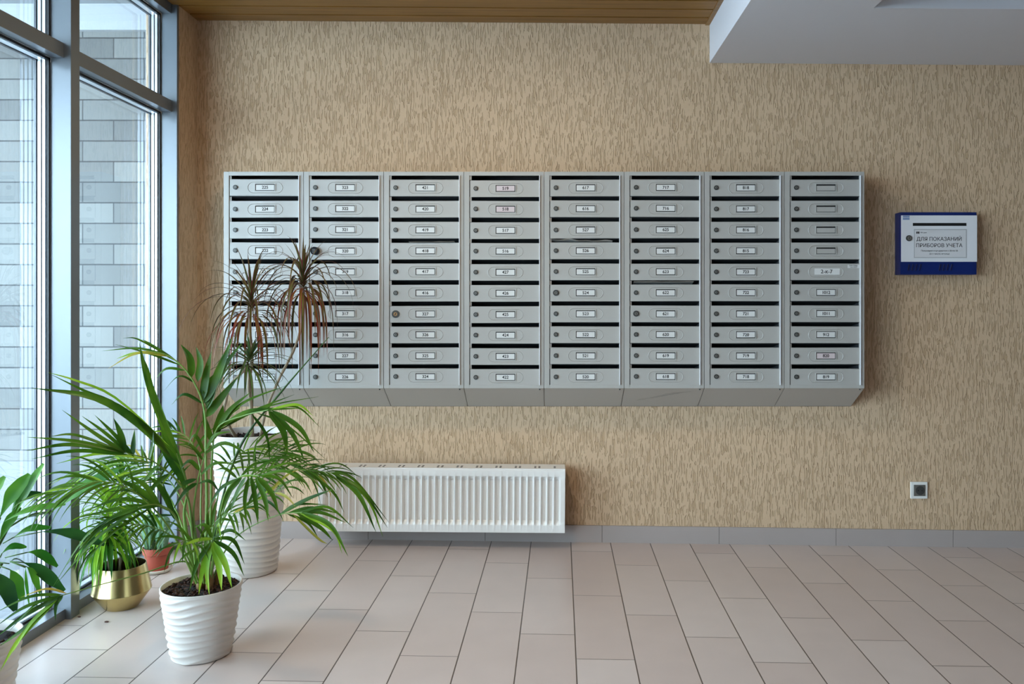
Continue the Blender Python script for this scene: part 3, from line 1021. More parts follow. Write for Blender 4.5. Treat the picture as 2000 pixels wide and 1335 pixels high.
def blade(bm, pts, w, mi=0, fold=0.25, prof=None, uvl=None, side=None, blunt=0.0):
    """leaf blade along pts: three verts a station, folded along the midrib"""
    n = len(pts) - 1
    rows = []
    for i, p in enumerate(pts):
        t = (pts[min(i + 1, n)] - pts[max(i - 1, 0)]).normalized()
        s = side if side is not None else t.cross(Vector((0, 0, 1)))
        s = s - t * s.dot(t)
        if s.length < 1e-3:
            s = t.cross(Vector((0, 1, 0)))
        s = s.normalized()
        nn = s.cross(t).normalized()
        f = i / n
        ww = w * (prof(f) if prof else max(0.0, (min(1, f / 0.18) ** 0.6) * (1 - max(0, (f - 0.35) / 0.65) ** 1.7)))
        ww = max(ww, 0.0004)
        up = nn * (abs(fold) * ww) * (1 if fold > 0 else -1)
        rows.append((bm.verts.new(p - s * ww * 0.5 + up), bm.verts.new(p), bm.verts.new(p + s * ww * 0.5 + up)))
    for i, (a, b_) in enumerate(zip(rows, rows[1:])):
        for k in (0, 1):
            f = bm.faces.new((a[k], a[k + 1], b_[k + 1], b_[k])); f.material_index = mi; f.smooth = True
            if uvl is not None:
                us = (k * 0.5, (k + 1) * 0.5, (k + 1) * 0.5, k * 0.5)
                vv_ = (i / n, i / n, (i + 1) / n, (i + 1) / n)
                for lp, u_, v_ in zip(f.loops, us, vv_):
                    lp[uvl].uv = (u_, v_)


def arc(p, d, length, n, grav, stiff=0.0):
    """points of a blade that starts in direction d and sags"""
    pts = [p.copy()]
    d = d.normalized()
    st = length / n
    for i in range(n):
        d = (d + Vector((0, 0, -1)) * grav * (st / length) * (0.4 + 1.2 * i / n)).normalized()
        p = p + d * st
        pts.append(p.copy())
    return pts


KEEP = (-1.79, 4.085)   # leaves stay inside the glass and the wall


def clampin(pts, obstacles=True):
    out = []
    for p in pts:
        q = p.copy()
        if q.x < -1.868: q.x = -1.868
        ymax = 4.08
        if obstacles:
            if q.x > X_LEFT - 0.02 and 0.66 < q.z < 1.86: ymax = 3.895
            if q.x > RXA - 0.02 and 0.07 < q.z < 0.43: ymax = 3.92
        if q.y > ymax: q.y = ymax
        if q.z < fz(q.x) + 0.012: q.z = fz(q.x) + 0.012
        out.append(q)
    return out


def frond(parent, path, n_leaf, llen, width=0.0135, t0=0.35, spread=0.75, droop=0.9, roll=0.0, r0=0.0045,
          mats=None, seed=0, lprof=None, bright=0.12, side_bias=0.0, ends=2):
    rnd = random.Random(seed)
    pts = clampin(spline(path, 36))
    bm = bmesh.new(); uvl = bm.loops.layers.uv.new('UVMap')
    n = len(pts)
    tube(bm, pts, [max(0.0009, r0 * (1 - 0.85 * i / (n - 1))) for i in range(n)], 7, 0)
    for k in range(n_leaf):
        f = k / max(1, n_leaf - 1)
        t = t0 + (0.97 - t0) * f
        for sgn in (-1, 1):
            tt = min(0.985, max(0.02, t + rnd.uniform(-0.012, 0.012) + 0.006 * sgn))
            i = tt * (n - 1); i0 = min(int(i), n - 2); p = pts[i0].lerp(pts[i0 + 1], i - i0)
            tan = (pts[i0 + 1] - pts[i0]).normalized()
            sd = tan.cross(Vector((0, 0, 1)))
            if sd.length < 0.2:
                sd = Vector((1, 0, 0)) - tan * tan.x
            sd.normalize()
            up = sd.cross(tan).normalized()
            sd = (sd * math.cos(roll) + up * math.sin(roll)).normalized()
            sp = spread * (1.15 - 0.75 * f) + rnd.uniform(-0.1, 0.1)
            d = tan * math.cos(sp) + sd * sgn * math.sin(sp) + up * 0.18
            L = llen * (lprof(f) if lprof else (0.62 + 0.75 * f - 0.55 * f * f)) * rnd.uniform(0.85, 1.12)
            if side_bias and sgn * side_bias < 0:
                L *= 1 - abs(side_bias)
            lp = clampin(arc(p, d, L, 9, droop * rnd.uniform(0.75, 1.25)))
            mi = 1
            q = rnd.random()
            if q < bright: mi = 2
            elif q < bright + 0.04: mi = 3
            blade(bm, lp, width * rnd.uniform(0.8, 1.15), mi, 0.22, uvl=uvl)
    o = finish('frond', bm, mats or [M_rachis, L_palm, L_palm_y, L_dead], parent)
    o.matrix_parent_inverse = Matrix.Translation(parent.location).inverted()
    return o


def ripple_pot(parent, r0, r1, h, nrip, amp=0.0035, rim=0.006, seed=0):
    bm = bmesh.new()
    n = nrip * 10
    prof = []
    for i in range(n + 1):
        f = i / n
        r = r0 + (r1 - r0) * (f ** 0.85)
        prof.append((r, h * f))
    prof[0] = (r0 - 0.006, 0.0)
    prof.append((r1 - rim * 0.3, h + 0.002)); prof.append((r1 - rim, h)); prof.append((r1 - rim - 0.001, h - 0.05))
    nf = n

    def rf(a, z, k):
        if k == 0 or k > nf - 4:
            return 0
        ph = z / h * nrip * 2 * PI + 2.2 * math.sin(a + seed) + 1.5 * math.sin(2 * a + 1.3 * seed) + 0.9 * math.sin(3 * a + z * 9) + 1.2 * math.sin(z * 31 + 2 * a)
        return amp * (0.75 + 0.25 * math.sin(2 * a + z * 25)) * ((1 - abs(math.sin(ph / 2))) ** 1.3 * 1.5 - 0.4)
    lathe(bm, prof, 96, rf, close=True)
    return finish('pot', bm, M_pot, parent, smooth='all')


def soil(parent, r, z, chips=0, seed=0):
    rnd = random.Random(seed)
    bm = bmesh.new()
    ctr = bm.verts.new((0, 0, z + 0.006))
    prev = None
    for k in range(1, 9):
        rr = r * k / 8
        ring = [bm.verts.new((rr * math.cos(2 * PI * i / 32), rr * math.sin(2 * PI * i / 32), z + 0.006 * (1 - k / 8) + rnd.uniform(-0.003, 0.004) * (k < 8))) for i in range(32)]
        for i in range(32):
            j = (i + 1) % 32
            if prev is None:
                bm.faces.new((ctr, ring[i], ring[j]))
            else:
                bm.faces.new((prev[i], ring[i], ring[j], prev[j]))
        prev = ring
    for c in range(chips):
        a, rr = rnd.uniform(0, 2 * PI), r * 0.92 * math.sqrt(rnd.random())
        s = rnd.uniform(0.004, 0.010)
        v = bmesh.ops.create_icosphere(bm, subdivisions=1, radius=s,
              matrix=Matrix.Translation((rr * math.cos(a), rr * math.sin(a), z + 0.005)) @ Matrix.Rotation(rnd.uniform(0, 3), 4, (rnd.random(), rnd.random(), .3)) @ Matrix.Diagonal((1.5, 0.8, 0.5, 1)))
        for f in {f for q in v['verts'] for f in q.link_faces}:
            f.material_index = 1 if rnd.random() < 0.5 else 0
    return finish('soil', bm, [M_soil, M_chip], parent)


# ------------------------------------------------------------------ palm in the rippled pot in front
PX, PY = (392.5 - U0) * 2.75 / F, 2.755
palm = thing('potted_palm', 'large arching palm in a low rippled white pot, foremost on the tiles', 'potted plant', (PX, PY, fz(PX)))
ripple_pot(palm, 0.094, 0.130, 0.236, 10, 0.0036)
soil(palm, 0.1245, 0.220, 300, 3)
D = 2.75
base = lambda du=0, dy=0: P(398 + du, 1142, D + dy)
# canes
bm = bmesh.new()
for (du, dy, u1, v1, r) in ((-10, 0.0, 383, 1088, .008), (-2, -.02, 394, 1080, .009), (6, 0.01, 404, 1085, .009), (14, -.01, 413, 1096, .008), (24, .02, 424, 1094, .007), (-18, .03, 372, 1096, .007), (10, -.04, 406, 1100, .011), (-8, -.04, 388, 1100, .010)):
    tube(bm, spline([base(du, dy) - Vector((0, 0, 0.012)), P((398 + du + u1) / 2 + 1, (1142 + v1) / 2, D + dy), P(u1, v1, D + dy)], 8), [r * (1.0 - 0.5 * i / 8) for i in range(9)], 8)
o = finish('cane', bm, M_canebase, palm, smooth='all'); o.matrix_parent_inverse = Matrix.Translation(palm.location).inverted()


NV = Vector((0.15, -0.75, 0.62))       # the way most blades turn their face: up and towards the camera


def frond2(parent, path, r0, blades, fill=None, seed=0):
    """a frond with its rachis and named blades; blades = (start, [mid], tip, width px, depth of tip, material)"""
    rnd = random.Random(seed)
    pts = clampin(spline([P(*p) for p in path], 30))
    bm = bmesh.new(); uvl = bm.loops.layers.uv.new('UVMap')
    n = len(pts)
    tube(bm, pts, [max(0.0013, 1.2 * r0 * (1 - 0.75 * i / (n - 1))) for i in range(n)], 7, 0)
    for bl in blades:
        *cp, w, dt, mi = bl
        # depth of the start: the nearest station of the rachis
        st = cp[0]
        def pxof(q): return (U0 + q.x * F / q.y, V0 - (q.z - EYE) * F / q.y)
        best = min(pts, key=lambda q: (pxof(q)[0] - st[0]) ** 2 + (pxof(q)[1] - st[1]) ** 2)
        d0 = best.y
        m = len(cp) - 1
        ctrl = [P(c[0], c[1], d0 + dt * i / m) for i, c in enumerate(cp)]
        ctrl[0] = best.lerp(ctrl[0], 0.6)
        if m == 1:
            mid = (ctrl[0] + ctrl[1]) / 2 + Vector((0, 0, 0.10 * (ctrl[1] - ctrl[0]).length * (1 if abs(ctrl[1].x - ctrl[0].x) > 0.03 else 0.2)))
            ctrl = [ctrl[0], mid, ctrl[1]]
        lp = clampin(spline(ctrl, 12))
        N = (NV + Vector((rnd.uniform(-.3, .3), rnd.uniform(-.2, .3), rnd.uniform(-.3, .3)))).normalized()
        t = (lp[-1] - lp[0]).normalized()
        blade(bm, lp, w * d0 / F, mi, 0.16, uvl=uvl, side=t.cross(N).normalized())
    if fill:
        t0, t1, nl, L, width, spread, droop, bright = fill
        for k in range(nl):
            f = k / max(1, nl - 1)
            for sgn in (-1, 1):
                tt = min(0.99, t0 + (t1 - t0) * f + rnd.uniform(-0.012, 0.012))
                i = tt * (n - 1); i0 = min(int(i), n - 2); p = pts[i0].lerp(pts[i0 + 1], i - i0)
                tan = (pts[i0 + 1] - pts[i0]).normalized()
                N = (NV + Vector((0, rnd.uniform(-.1, .5), rnd.uniform(-.2, .5)))).normalized()
                sd = tan.cross(N).normalized(); up = sd.cross(tan).normalized()
                sp = spread * (1.15 - 0.7 * f) + rnd.uniform(-0.12, 0.12)
                d = tan * math.cos(sp) + sd * sgn * math.sin(sp) + up * 0.15
                lp = clampin(arc(p, d, L * (0.7 + 0.6 * f - 0.55 * f * f) * rnd.uniform(0.8, 1.15), 9, droop * rnd.uniform(0.7, 1.3)))
                q = rnd.random()
                mi = 2 if q < bright else (3 if q < bright + 0.03 else 1)
                tb = (lp[-1] - lp[0]).normalized()
                N2 = (NV + Vector((rnd.uniform(-.4, .4), rnd.uniform(-.2, .5), rnd.uniform(-.3, .5)))).normalized()
                blade(bm, lp, width * rnd.uniform(0.8, 1.15), mi, 0.18, uvl=uvl, side=tb.cross(N2).normalized())
    o = finish('frond', bm, [M_rachis, L_palm, L_palm_y, L_dead], parent)
    o.matrix_parent_inverse = Matrix.Translation(parent.location).inverted()
    return o


G, Yl, Dd = 1, 2, 3
FR = [
 # big left frond with long blades
 ([(386, 1138, 2.74), (368, 1060, 2.72), (360, 1000, 2.70), (366, 950, 2.66), (345, 885, 2.60)], 0.0065,
  [((356, 910), (269, 827), (185, 777), (59, 757), 19, -0.30, G), ((322, 862), (224, 777), (146, 743), (94, 727), 9, -0.28, Yl),
   ((330, 880), (236, 796), (165, 763), (100, 731), 7, -0.25, G), ((366, 935), (314, 812), (286, 732), (272, 669), 15, 0.02, G),
   ((350, 890), (306, 790), (288, 724), (281, 700), 9, 0.03, G), ((364, 950), (335, 905), (300, 850), (240, 800), 11, -0.15, G),
   ((366, 960), (340, 900), (322, 858), (312, 815), 12, 0.0, G)], None),
 # left middle frond
 ([(386, 1138, 2.72), (376, 1040, 2.68), (362, 960, 2.62), (303, 903, 2.54), (247, 884, 2.46)], 0.0045,
  [((247, 886), (190, 850), (121, 800), 9, -0.08, G), ((262, 895), (225, 850), (185, 810), 8, -0.05, G), ((255, 890), (205, 845), (160, 812), 7, -0.06, G),
   ((241, 884), (236, 848), (222, 816), 12, 0.0, G), ((258, 890), (262, 865), (263, 838), 12, 0.0, G), ((290, 900), (298, 870), (300, 842), 9, 0.0, G),
   ((247, 884), (150, 862), (53, 853), 8, -0.15, G), ((247, 885), (140, 868), (50, 880), 9, -0.15, G), ((250, 888), (150, 880), (62, 896), 8, -0.14, G),
   ((240, 884), (150, 850), (97, 852), 7, -0.12, G), ((300, 905), (230, 900), (150, 925), 7, -0.1, G), ((280, 897), (200, 885), (110, 905), 7, -0.1, Yl),
   ((320, 915), (270, 920), (215, 945), 8, -0.05, G), ((330, 922), (300, 950), (285, 990), 9, -0.03, G), ((310, 908), (290, 930), (262, 965), 9, -0.03, G)], None),
 # top frond with the fan of upright blades
 ([(398, 1138, 2.77), (404, 1000, 2.80), (402, 900, 2.82), (399, 800, 2.84), (372, 735, 2.83), (330, 695, 2.82), (285, 684, 2.80)], 0.005,
  [((376, 738), (371, 700), (353, 672), 14, 0.02, G), ((391, 745), (392, 708), (383, 677), 14, 0.02, G), ((397, 780), (404, 730), (413, 686), 16, 0.02, G),
   ((400, 790), (425, 735), (455, 656), 18, 0.03, G), ((408, 800), (420, 745), (436, 690), 18, 0.03, G), ((404, 812), (430, 780), (466, 734), 17, 0.04, G),
   ((401, 800), (440, 715), (474, 668), 13, 0.05, G), ((400, 770), (412, 740), (450, 712), 8, 0.05, G),
   ((330, 697), (270, 690), (210, 720), 10, -0.05, Dd), ((320, 690), (268, 662), (240, 660), 5, 0.02, G), ((330, 694), (270, 680), (200, 685), 5, 0.0, G),
   ((310, 688), (262, 690), (228, 700), 6, 0.0, Yl), ((345, 705), (300, 676), (278, 662), 6, 0.02, G), ((352, 712), (290, 690), (225, 672), 5, 0.02, G),
   ((360, 722), (325, 720), (300, 745), 6, 0.0, G), ((385, 750), (350, 735), (318, 765), 6, 0.0, G), ((396, 790), (360, 770), (335, 790), 7, 0.0, G)], None),
 # upper right frond
 ([(404, 1138, 2.78), (412, 1000, 2.82), (414, 900, 2.84), (425, 835, 2.84), (477, 811, 2.82), (524, 800, 2.78)], 0.0045,
  [((420, 842), (475, 808), (524, 800), (590, 797), 13, 0.0, G), ((524, 802), (552, 840), (562, 890), 14, 0.0, G), ((530, 802), (570, 845), (596, 902), 10, 0.0, G),
   ((534, 801), (585, 835), (614, 884), 10, 0.0, G), ((520, 800), (580, 795), (624, 833), 5, 0.0, G), ((528, 800), (580, 790), (612, 812), 6, 0.0, Yl),
   ((420, 845), (520, 795), (623, 774), 6, 0.05, G), ((424, 838), (450, 800), (490, 765), 11, 0.04, G), ((418, 850), (430, 815), (436, 790), 14, 0.02, G),
   ((424, 850), (470, 790), (560, 752), 7, 0.05, G), ((430, 836), (500, 800), (575, 770), 6, 0.06, G), ((415, 860), (440, 815), (470, 795), 13, 0.04, G),
   ((415, 868), (402, 830), (396, 800), 12, 0.0, G), ((490, 808), (520, 850), (528, 905), 6, 0.0, G), ((500, 806), (560, 830), (640, 900), 4, 0.02, G)], None),
 # drooping fan in front of the tall pot
 ([(410, 1138, 2.72), (424, 1040, 2.66), (440, 965, 2.60), (470, 930, 2.56), (505, 928, 2.52)], 0.004,
  [((480, 932), (462, 965), (449, 1003), 9, -0.02, G), ((474, 932), (446, 962), (432, 1002), 9, -0.02, G), ((486, 932), (478, 975), (482, 1024), 8, -0.02, G),
   ((492, 932), (500, 985), (504, 1024), 9, -0.02, G), ((498, 930), (518, 975), (524, 1018), 10, -0.02, G), ((502, 930), (530, 962), (545, 1003), 10, -0.02, G),
   ((470, 934), (430, 955), (402, 1005), 7, -0.02, G), ((505, 929), (545, 935), (572, 972), 7, 0.0, G), ((505, 929), (560, 920), (605, 950), 6, 0.0, G),
   ((500, 928), (560, 905), (630, 912), 6, 0.04, G), ((488, 930), (540, 895), (620, 890), 6, 0.06, G), ((470, 930), (500, 905), (560, 898), 6, 0.05, G),
   ((464, 934), (440, 915), (420, 918), 6, 0.0, G)], None),
 # long arching frond to the right
 ([(408, 1138, 2.80), (426, 1040, 2.86), (470, 962, 2.92), (540, 922, 2.96), (606, 918, 2.98), (662, 926, 2.99)], 0.004,
  [((655, 925), (707, 958), (757, 1030), 8, -0.05, G), ((650, 924), (700, 965), (735, 1040), 10, -0.05, G), ((662, 926), (718, 975), (748, 1048), 7, -0.05, Yl),
   ((640, 922), (690, 935), (760, 1020), 6, 0.0, G), ((600, 918), (650, 960), (672, 1000), 6, 0.0, G), ((600, 918), (660, 905), (700, 930), 5, 0.02, G)],
  (0.45, 0.95, 12, 0.15, 0.0085, 0.75, 1.0, 0.05)),
 # lower right frond
 ([(412, 1138, 2.76), (440, 1075, 2.72), (478, 1035, 2.68), (544, 1005, 2.62), (590, 1000, 2.58)], 0.0028,
  [((545, 1004), (600, 975), (650, 955), 9, -0.02, G), ((560, 1003), (610, 992), (668, 1004), 8, 0.0, G), ((575, 1002), (625, 1000), (675, 1020), 8, 0.0, G),
   ((588, 1000), (645, 1025), (680, 1086), 9, -0.05, G), ((580, 1003), (625, 1030), (650, 1055), 9, 0.0, G), ((560, 1004), (600, 1020), (622, 1050), 6, 0.0, G),
   ((585, 1001), (640, 990), (690, 1030), 6, 0.0, G), ((570, 1004), (620, 1050), (640, 1062), 5, 0.0, Dd), ((585, 1001), (650, 1035), (668, 1080), 6, -0.03, Yl),
   ((550, 1004), (580, 985), (640, 985), 6, 0.02, G)], None),
 # bottom left frond reaching over the window rail
 ([(384, 1138, 2.70), (362, 1096, 2.64), (280, 1119, 2.48), (200, 1140, 2.38), (121, 1162, 2.30)], 0.0028,
  [((125, 1160), (60, 1165), (-10, 1196), 8, -0.06, G), ((122, 1162), (50, 1185), (-10, 1224), 9, -0.06, G), ((120, 1163), (50, 1200), (-10, 1246), 9, -0.05, G),
   ((116, 1165), (50, 1225), (-5, 1264), 9, -0.05, G), ((112, 1168), (62, 1215), (24, 1275), 8, -0.05, Yl), ((125, 1160), (110, 1180), (108, 1212), 8, 0.0, G),
   ((130, 1158), (90, 1150), (40, 1166), 6, -0.04, Dd), ((118, 1164), (70, 1180), (15, 1235), 6, -0.05, G), ((110, 1170), (40, 1245), (0, 1310), 9, -0.07, Yl)], None),
 # left frond with broad horizontal blades
 ([(388, 1138, 2.72), (366, 1070, 2.66), (340, 1005, 2.58), (305, 985, 2.50), (270, 990, 2.44)], 0.0042,
  [((310, 986), (235, 975), (160, 1000), 9, -0.04, G), ((312, 990), (240, 992), (151, 1011), 11, -0.04, G), ((318, 990), (262, 950), (215, 932), 10, -0.02, G),
   ((312, 985), (280, 945), (240, 925), 9, 0.0, G), ((330, 1000), (262, 960), (210, 960), 9, -0.02, G), ((340, 1005), (315, 955), (285, 925), 11, 0.0, G),
   ((350, 1020), (330, 985), (318, 940), 10, 0.0, G), ((300, 985), (235, 1000), (185, 1040), 6, -0.05, G), ((290, 987), (210, 1015), (150, 1075), 7, -0.08, G),
   ((285, 988), (200, 1030), (128, 1105), 7, -0.08, G), ((280, 989), (190, 1050), (110, 1140), 7, -0.08, G), ((300, 990), (220, 1040), (160, 1105), 6, -0.06, G),
   ((280, 990), (180, 1035), (100, 1150), 6, -0.09, G), ((340, 1006), (290, 1010), (250, 1040), 6, 0.0, G), ((345, 1010), (320, 1050), (300, 1085), 6, 0.0, G)], None),
 # blades between the canes
 ([(392, 1138, 2.74), (384, 1060, 2.70), (378, 1000, 2.66), (388, 930, 2.62), (402, 880, 2.60)], 0.0045,
  [((383, 935), (350, 950), (322, 986), 10, -0.03, G), ((386, 942), (362, 960), (336, 998), 10, -0.03, G), ((392, 920), (370, 900), (350, 920), 8, 0.0, G),
   ((400, 885), (380, 850), (362, 882), 7, 0.0, G), ((402, 882), (420, 850), (452, 842), 8, 0.0, G), ((400, 885), (440, 865), (490, 890), 8, 0.0, G),
   ((392, 930), (420, 905), (462, 905), 8, 0.0, G), ((398, 900), (372, 870), (340, 868), 7, 0.0, G), ((388, 945), (410, 940), (430, 962), 8, -0.02, G)], None),
 # low leaves hanging over the soil
 ([(404, 1138, 2.70), (410, 1085, 2.64), (415, 1052, 2.58)], 0.005,
  [((415, 1052), (385, 1055), (348, 1068), 8, -0.06, Yl), ((412, 1056), (385, 1100), (370, 1153), 9, -0.05, G), ((412, 1058), (396, 1110), (388, 1161), 10, -0.05, Yl),
   ((414, 1058), (404, 1110), (409, 1162), 10, -0.06, Yl), ((416, 1058), (428, 1105), (433, 1153), 13, -0.06, Yl), ((418, 1056), (440, 1100), (453, 1148), 12, -0.06, Yl),
   ((418, 1054), (455, 1080), (477, 1125), 9, -0.03, G), ((418, 1052), (455, 1055), (478, 1102), 9, 0.0, G), ((416, 1050), (450, 1035), (480, 1055), 7, 0.0, G),
   ((414, 1050), (400, 1025), (378, 1030), 8, 0.0, G), ((416, 1050), (430, 1015), (470, 1020), 7, 0.0, G)], None),
 # thin fronds further back
 ([(410, 1138, 2.82), (432, 1010, 2.90), (470, 930, 2.98), (520, 890, 3.04), (580, 878, 3.08)], 0.003, [], (0.5, 0.97, 12, 0.17, 0.0085, 0.8, 1.1, 0.05)),
 ([(406, 1138, 2.82), (420, 1000, 2.92), (440, 920, 3.02), (478, 880, 3.12), (540, 862, 3.2)], 0.003, [], (0.5, 0.97, 11, 0.16, 0.0085, 0.8, 1.0, 0.05)),
 ([(392, 1138, 2.78), (374, 1030, 2.84), (340, 950, 2.92), (290, 905, 3.0), (220, 890, 3.06)], 0.003, [], (0.5, 0.97, 12, 0.17, 0.0085, 0.8, 0.9, 0.1)),
 ([(396, 1138, 2.80), (392, 1010, 2.86), (392, 920, 2.92), (372, 860, 2.96), (330, 835, 2.98)], 0.003, [], (0.6, 0.97, 8, 0.13, 0.008, 0.8, 0.7, 0.05)),
 ([(408, 1138, 2.74), (430, 1060, 2.72), (452, 1010, 2.70), (490, 985, 2.68), (560, 950, 2.66)], 0.0025, [], (0.62, 0.97, 8, 0.14, 0.009, 0.8, 1.2, 0.05)),
 ([(386, 1138, 2.78), (350, 1010, 2.84), (300, 930, 2.88), (230, 905, 2.92), (150, 930, 2.94)], 0.003, [], (0.42, 0.97, 15, 0.19, 0.008, 0.8, 1.0, 0.1)),
 ([(384, 1138, 2.66), (330, 1030, 2.56), (262, 960, 2.48), (190, 940, 2.42), (110, 965, 2.38)], 0.003, [], (0.50, 0.97, 13, 0.19, 0.008, 0.7, 1.3, 0.1)),
 ([(410, 1138, 2.86), (440, 1000, 2.96), (500, 925, 3.06), (570, 905, 3.12), (630, 930, 3.16)], 0.0028, [], (0.45, 0.97, 13, 0.17, 0.008, 0.8, 1.3, 0.05)),
 ([(408, 1138, 2.72), (400, 1060, 2.68), (430, 1010, 2.62), (470, 1000, 2.58)], 0.0025, [], (0.35, 0.97, 8, 0.13, 0.009, 1.0, 1.3, 0.3)),
 ([(398, 1138, 2.68), (388, 1075, 2.62), (366, 1055, 2.56), (340, 1066, 2.52)], 0.0025, [], (0.35, 0.97, 6, 0.12, 0.009, 1.0, 1.3, 0.3)),
 ([(390, 1138, 2.70), (350, 1060, 2.62), (300, 1030, 2.54), (240, 1020, 2.46)], 0.0025, [], (0.55, 0.97, 9, 0.15, 0.008, 0.8, 1.0, 0.15)),
]
for i, (path, r0, bl, fill) in enumerate(FR):
    frond2(palm, path, r0, bl, fill, seed=i + 10)
# spear: the unopened new leaf
bm = bmesh.new()
sp = spline([base(6, 0), P(428, 1000, 2.80), P(470, 870, 2.86), P(545, 770, 2.90), P(642, 658, 2.94)], 20)
tube(bm, sp, [0.004] * 8 + [0.0042 + 0.0006 * math.sin(i) for i in range(6)] + [0.0042 - 0.0005 * i for i in range(7)], 7)
o = finish('spear_leaf', bm, leaf_mat('spear_green', rgb(48, 76, 46), rgb(70, 100, 44), trans=0.05), palm, smooth='all')
o.matrix_parent_inverse = Matrix.Translation(palm.location).inverted()


# ------------------------------------------------------------------ dracaena in the tall pot
TX, TY = (489 - U0) * 3.60 / F, 3.60
tall = thing('potted_dracaena', 'slim dracaena with drooping red-edged leaves in the tall rippled white pot', 'potted plant', (TX, TY, fz(TX)))
ripple_pot(tall, 0.112, 0.161, 0.615, 24, 0.0036, seed=2)
soil(tall, 0.152, 0.585, 120, 5)
tinv = Matrix.Translation(tall.location).inverted()


def head(parent, c, axis, n, L, w, mats, seed, grav=(0.5, 4.5), lean=0.0, h=0.09, inv=None, elev=(1.35, -0.2), name='leaf_head', young=0.3, stub=True, old=0.35):
    rnd = random.Random(seed)
    bm = bmesh.new(); uvl = bm.loops.layers.uv.new('UVMap')
    axis = axis.normalized()
    for k in range(n):
        f = k / (n - 1)                       # 0 top (young) .. 1 bottom (old)
        az = k * 2.399 + rnd.uniform(-0.3, 0.3)
        el = elev[0] + (elev[1] - elev[0]) * (f ** 0.8) + rnd.uniform(-0.15, 0.15)
        d = Vector((math.cos(az) * math.cos(el), math.sin(az) * math.cos(el), math.sin(el)))
        p = c + axis * h * (0.5 - f) + Vector((d.x, d.y, 0)) * 0.006
        LL = L * (0.55 + 0.6 * min(1, f * 2.2)) * rnd.uniform(0.78, 1.12)
        g = grav[0] + (grav[1] - grav[0]) * f
        pts = clampin(arc(p, d, LL, 11, g * rnd.uniform(0.7, 1.3)))
        mi = 0
        if f > 1 - old and rnd.random() < 0.7: mi = 1
        if f < young and len(mats) > 3: mi = 3
        blade(bm, pts, w * rnd.uniform(0.8, 1.15), mi, 0.2, uvl=uvl,
              prof=lambda q: (0.75 + 0.25 * min(1, q / 0.3)) * (1 - max(0, (q - 0.3) / 0.7) ** 1.5))
    o = finish(name, bm, [mats[0], mats[1], mats[2]] + ([mats[3]] if len(mats) > 3 else []), parent)
    o.matrix_parent_inverse = inv
    return o


def stem(parent, path, ra, rb, m, inv, n=24):
    bm = bmesh.new()
    pts = spline(path, n)
    rr = [ra + (rb - ra) * i / n + 0.0007 * math.sin(i * 2.4) for i in range(n + 1)]
    tube(bm, pts, rr, 10)
    o = finish('stem', bm, m, parent, smooth='all'); o.matrix_parent_inverse = inv
    return o


stem(tall, [P(492, 856, 3.58), P(491, 800, 3.58), P(486, 750, 3.56), P(492, 700, 3.56), P(488, 640, 3.57), P(491, 575, 3.58)], 0.0095, 0.006, M_dstem, tinv)
stem(tall, [P(508, 856, 3.62), P(520, 800, 3.62), P(545, 740, 3.60), P(575, 680, 3.58), P(592, 620, 3.57), P(592, 550, 3.56)], 0.006, 0.0055, M_dstem, tinv)
stem(tall, [P(462, 856, 3.56), P(438, 812, 3.50), P(442, 778, 3.48), P(450, 750, 3.47), P(478, 722, 3.46), P(484, 706, 3.46)], 0.007, 0.005, M_dstem, tinv)
DM = [L_drac, L_drac_r, L_drac]
head(tall, P(491, 598, 3.57), Vector((0, 0, 1)), 66, 0.34, 0.0112, DM, 31, grav=(0.25, 7.5), h=0.11, inv=tinv, elev=(1.4, 0.1))
head(tall, P(592, 556, 3.55), Vector((0, 0, 1)), 66, 0.32, 0.0115, DM, 32, grav=(0.25, 12.0), h=0.09, inv=tinv, elev=(1.45, 0.1))
head(tall, P(486, 706, 3.45), Vector((0.3, 0, 1)), 46, 0.20, 0.012, [L_drac_g, L_drac_g, L_drac_g], 33, grav=(0.4, 2.6), h=0.05, inv=tinv, elev=(1.2, -0.3))

# ------------------------------------------------------------------ bushy lime-green plant in the gold pot
GX, GY = (231 - U0) * 3.17 / F, 3.165
GX = -1.682
gold = thing('potted_lime_plant', 'bright green bushy narrow-leaved plant in a faceted gold metal pot', 'potted plant', (GX, GY, fz(GX)))
bm = bmesh.new()
lathe(bm, [(0.0, 0.0), (0.058, 0.0), (0.062, 0.003), (0.1055, 0.062), (0.107, 0.066), (0.1055, 0.070), (0.087, 0.163), (0.0865, 0.165), (0.0845, 0.165), (0.084, 0.16), (0.098, 0.085)], 96)
finish('pot', bm, M_gold, gold, smooth=True)
soil(gold, 0.0905, 0.118, 40, 8)
ginv = Matrix.Translation(gold.location).inverted()
GD = 3.16
stem(gold, [P(215, 1118, GD), P(213, 1085, GD), P(212, 1040, GD), P(214, 985, GD), P(212, 955, GD)], 0.0075, 0.005, M_dstem, ginv)
stem(gold, [P(233, 1118, GD + .03), P(238, 1060, GD + .04), P(236, 1000, GD + .06), P(238, 945, GD + .08)], 0.006, 0.0045, M_dstem, ginv)
GM = [L_song, L_song_d, L_song]
head(gold, P(214, 1008, GD), Vector((0, 0, 1)), 100, 0.185, 0.0135, GM, 41, grav=(0.5, 3.6), h=0.16, inv=ginv, elev=(1.0, -0.1))
head(gold, P(206, 1050, GD - .02), Vector((0, 0, 1)), 70, 0.175, 0.0145, GM, 43, grav=(1.5, 4.2), h=0.07, inv=ginv, elev=(0.6, -0.2))
head(gold, P(238, 945, GD + .08), Vector((0, 0, 1)), 55, 0.15, 0.011, [L_song_d, L_song, L_song_d], 42, grav=(0.4, 2.6), h=0.10, inv=ginv, elev=(1.3, 0.0))

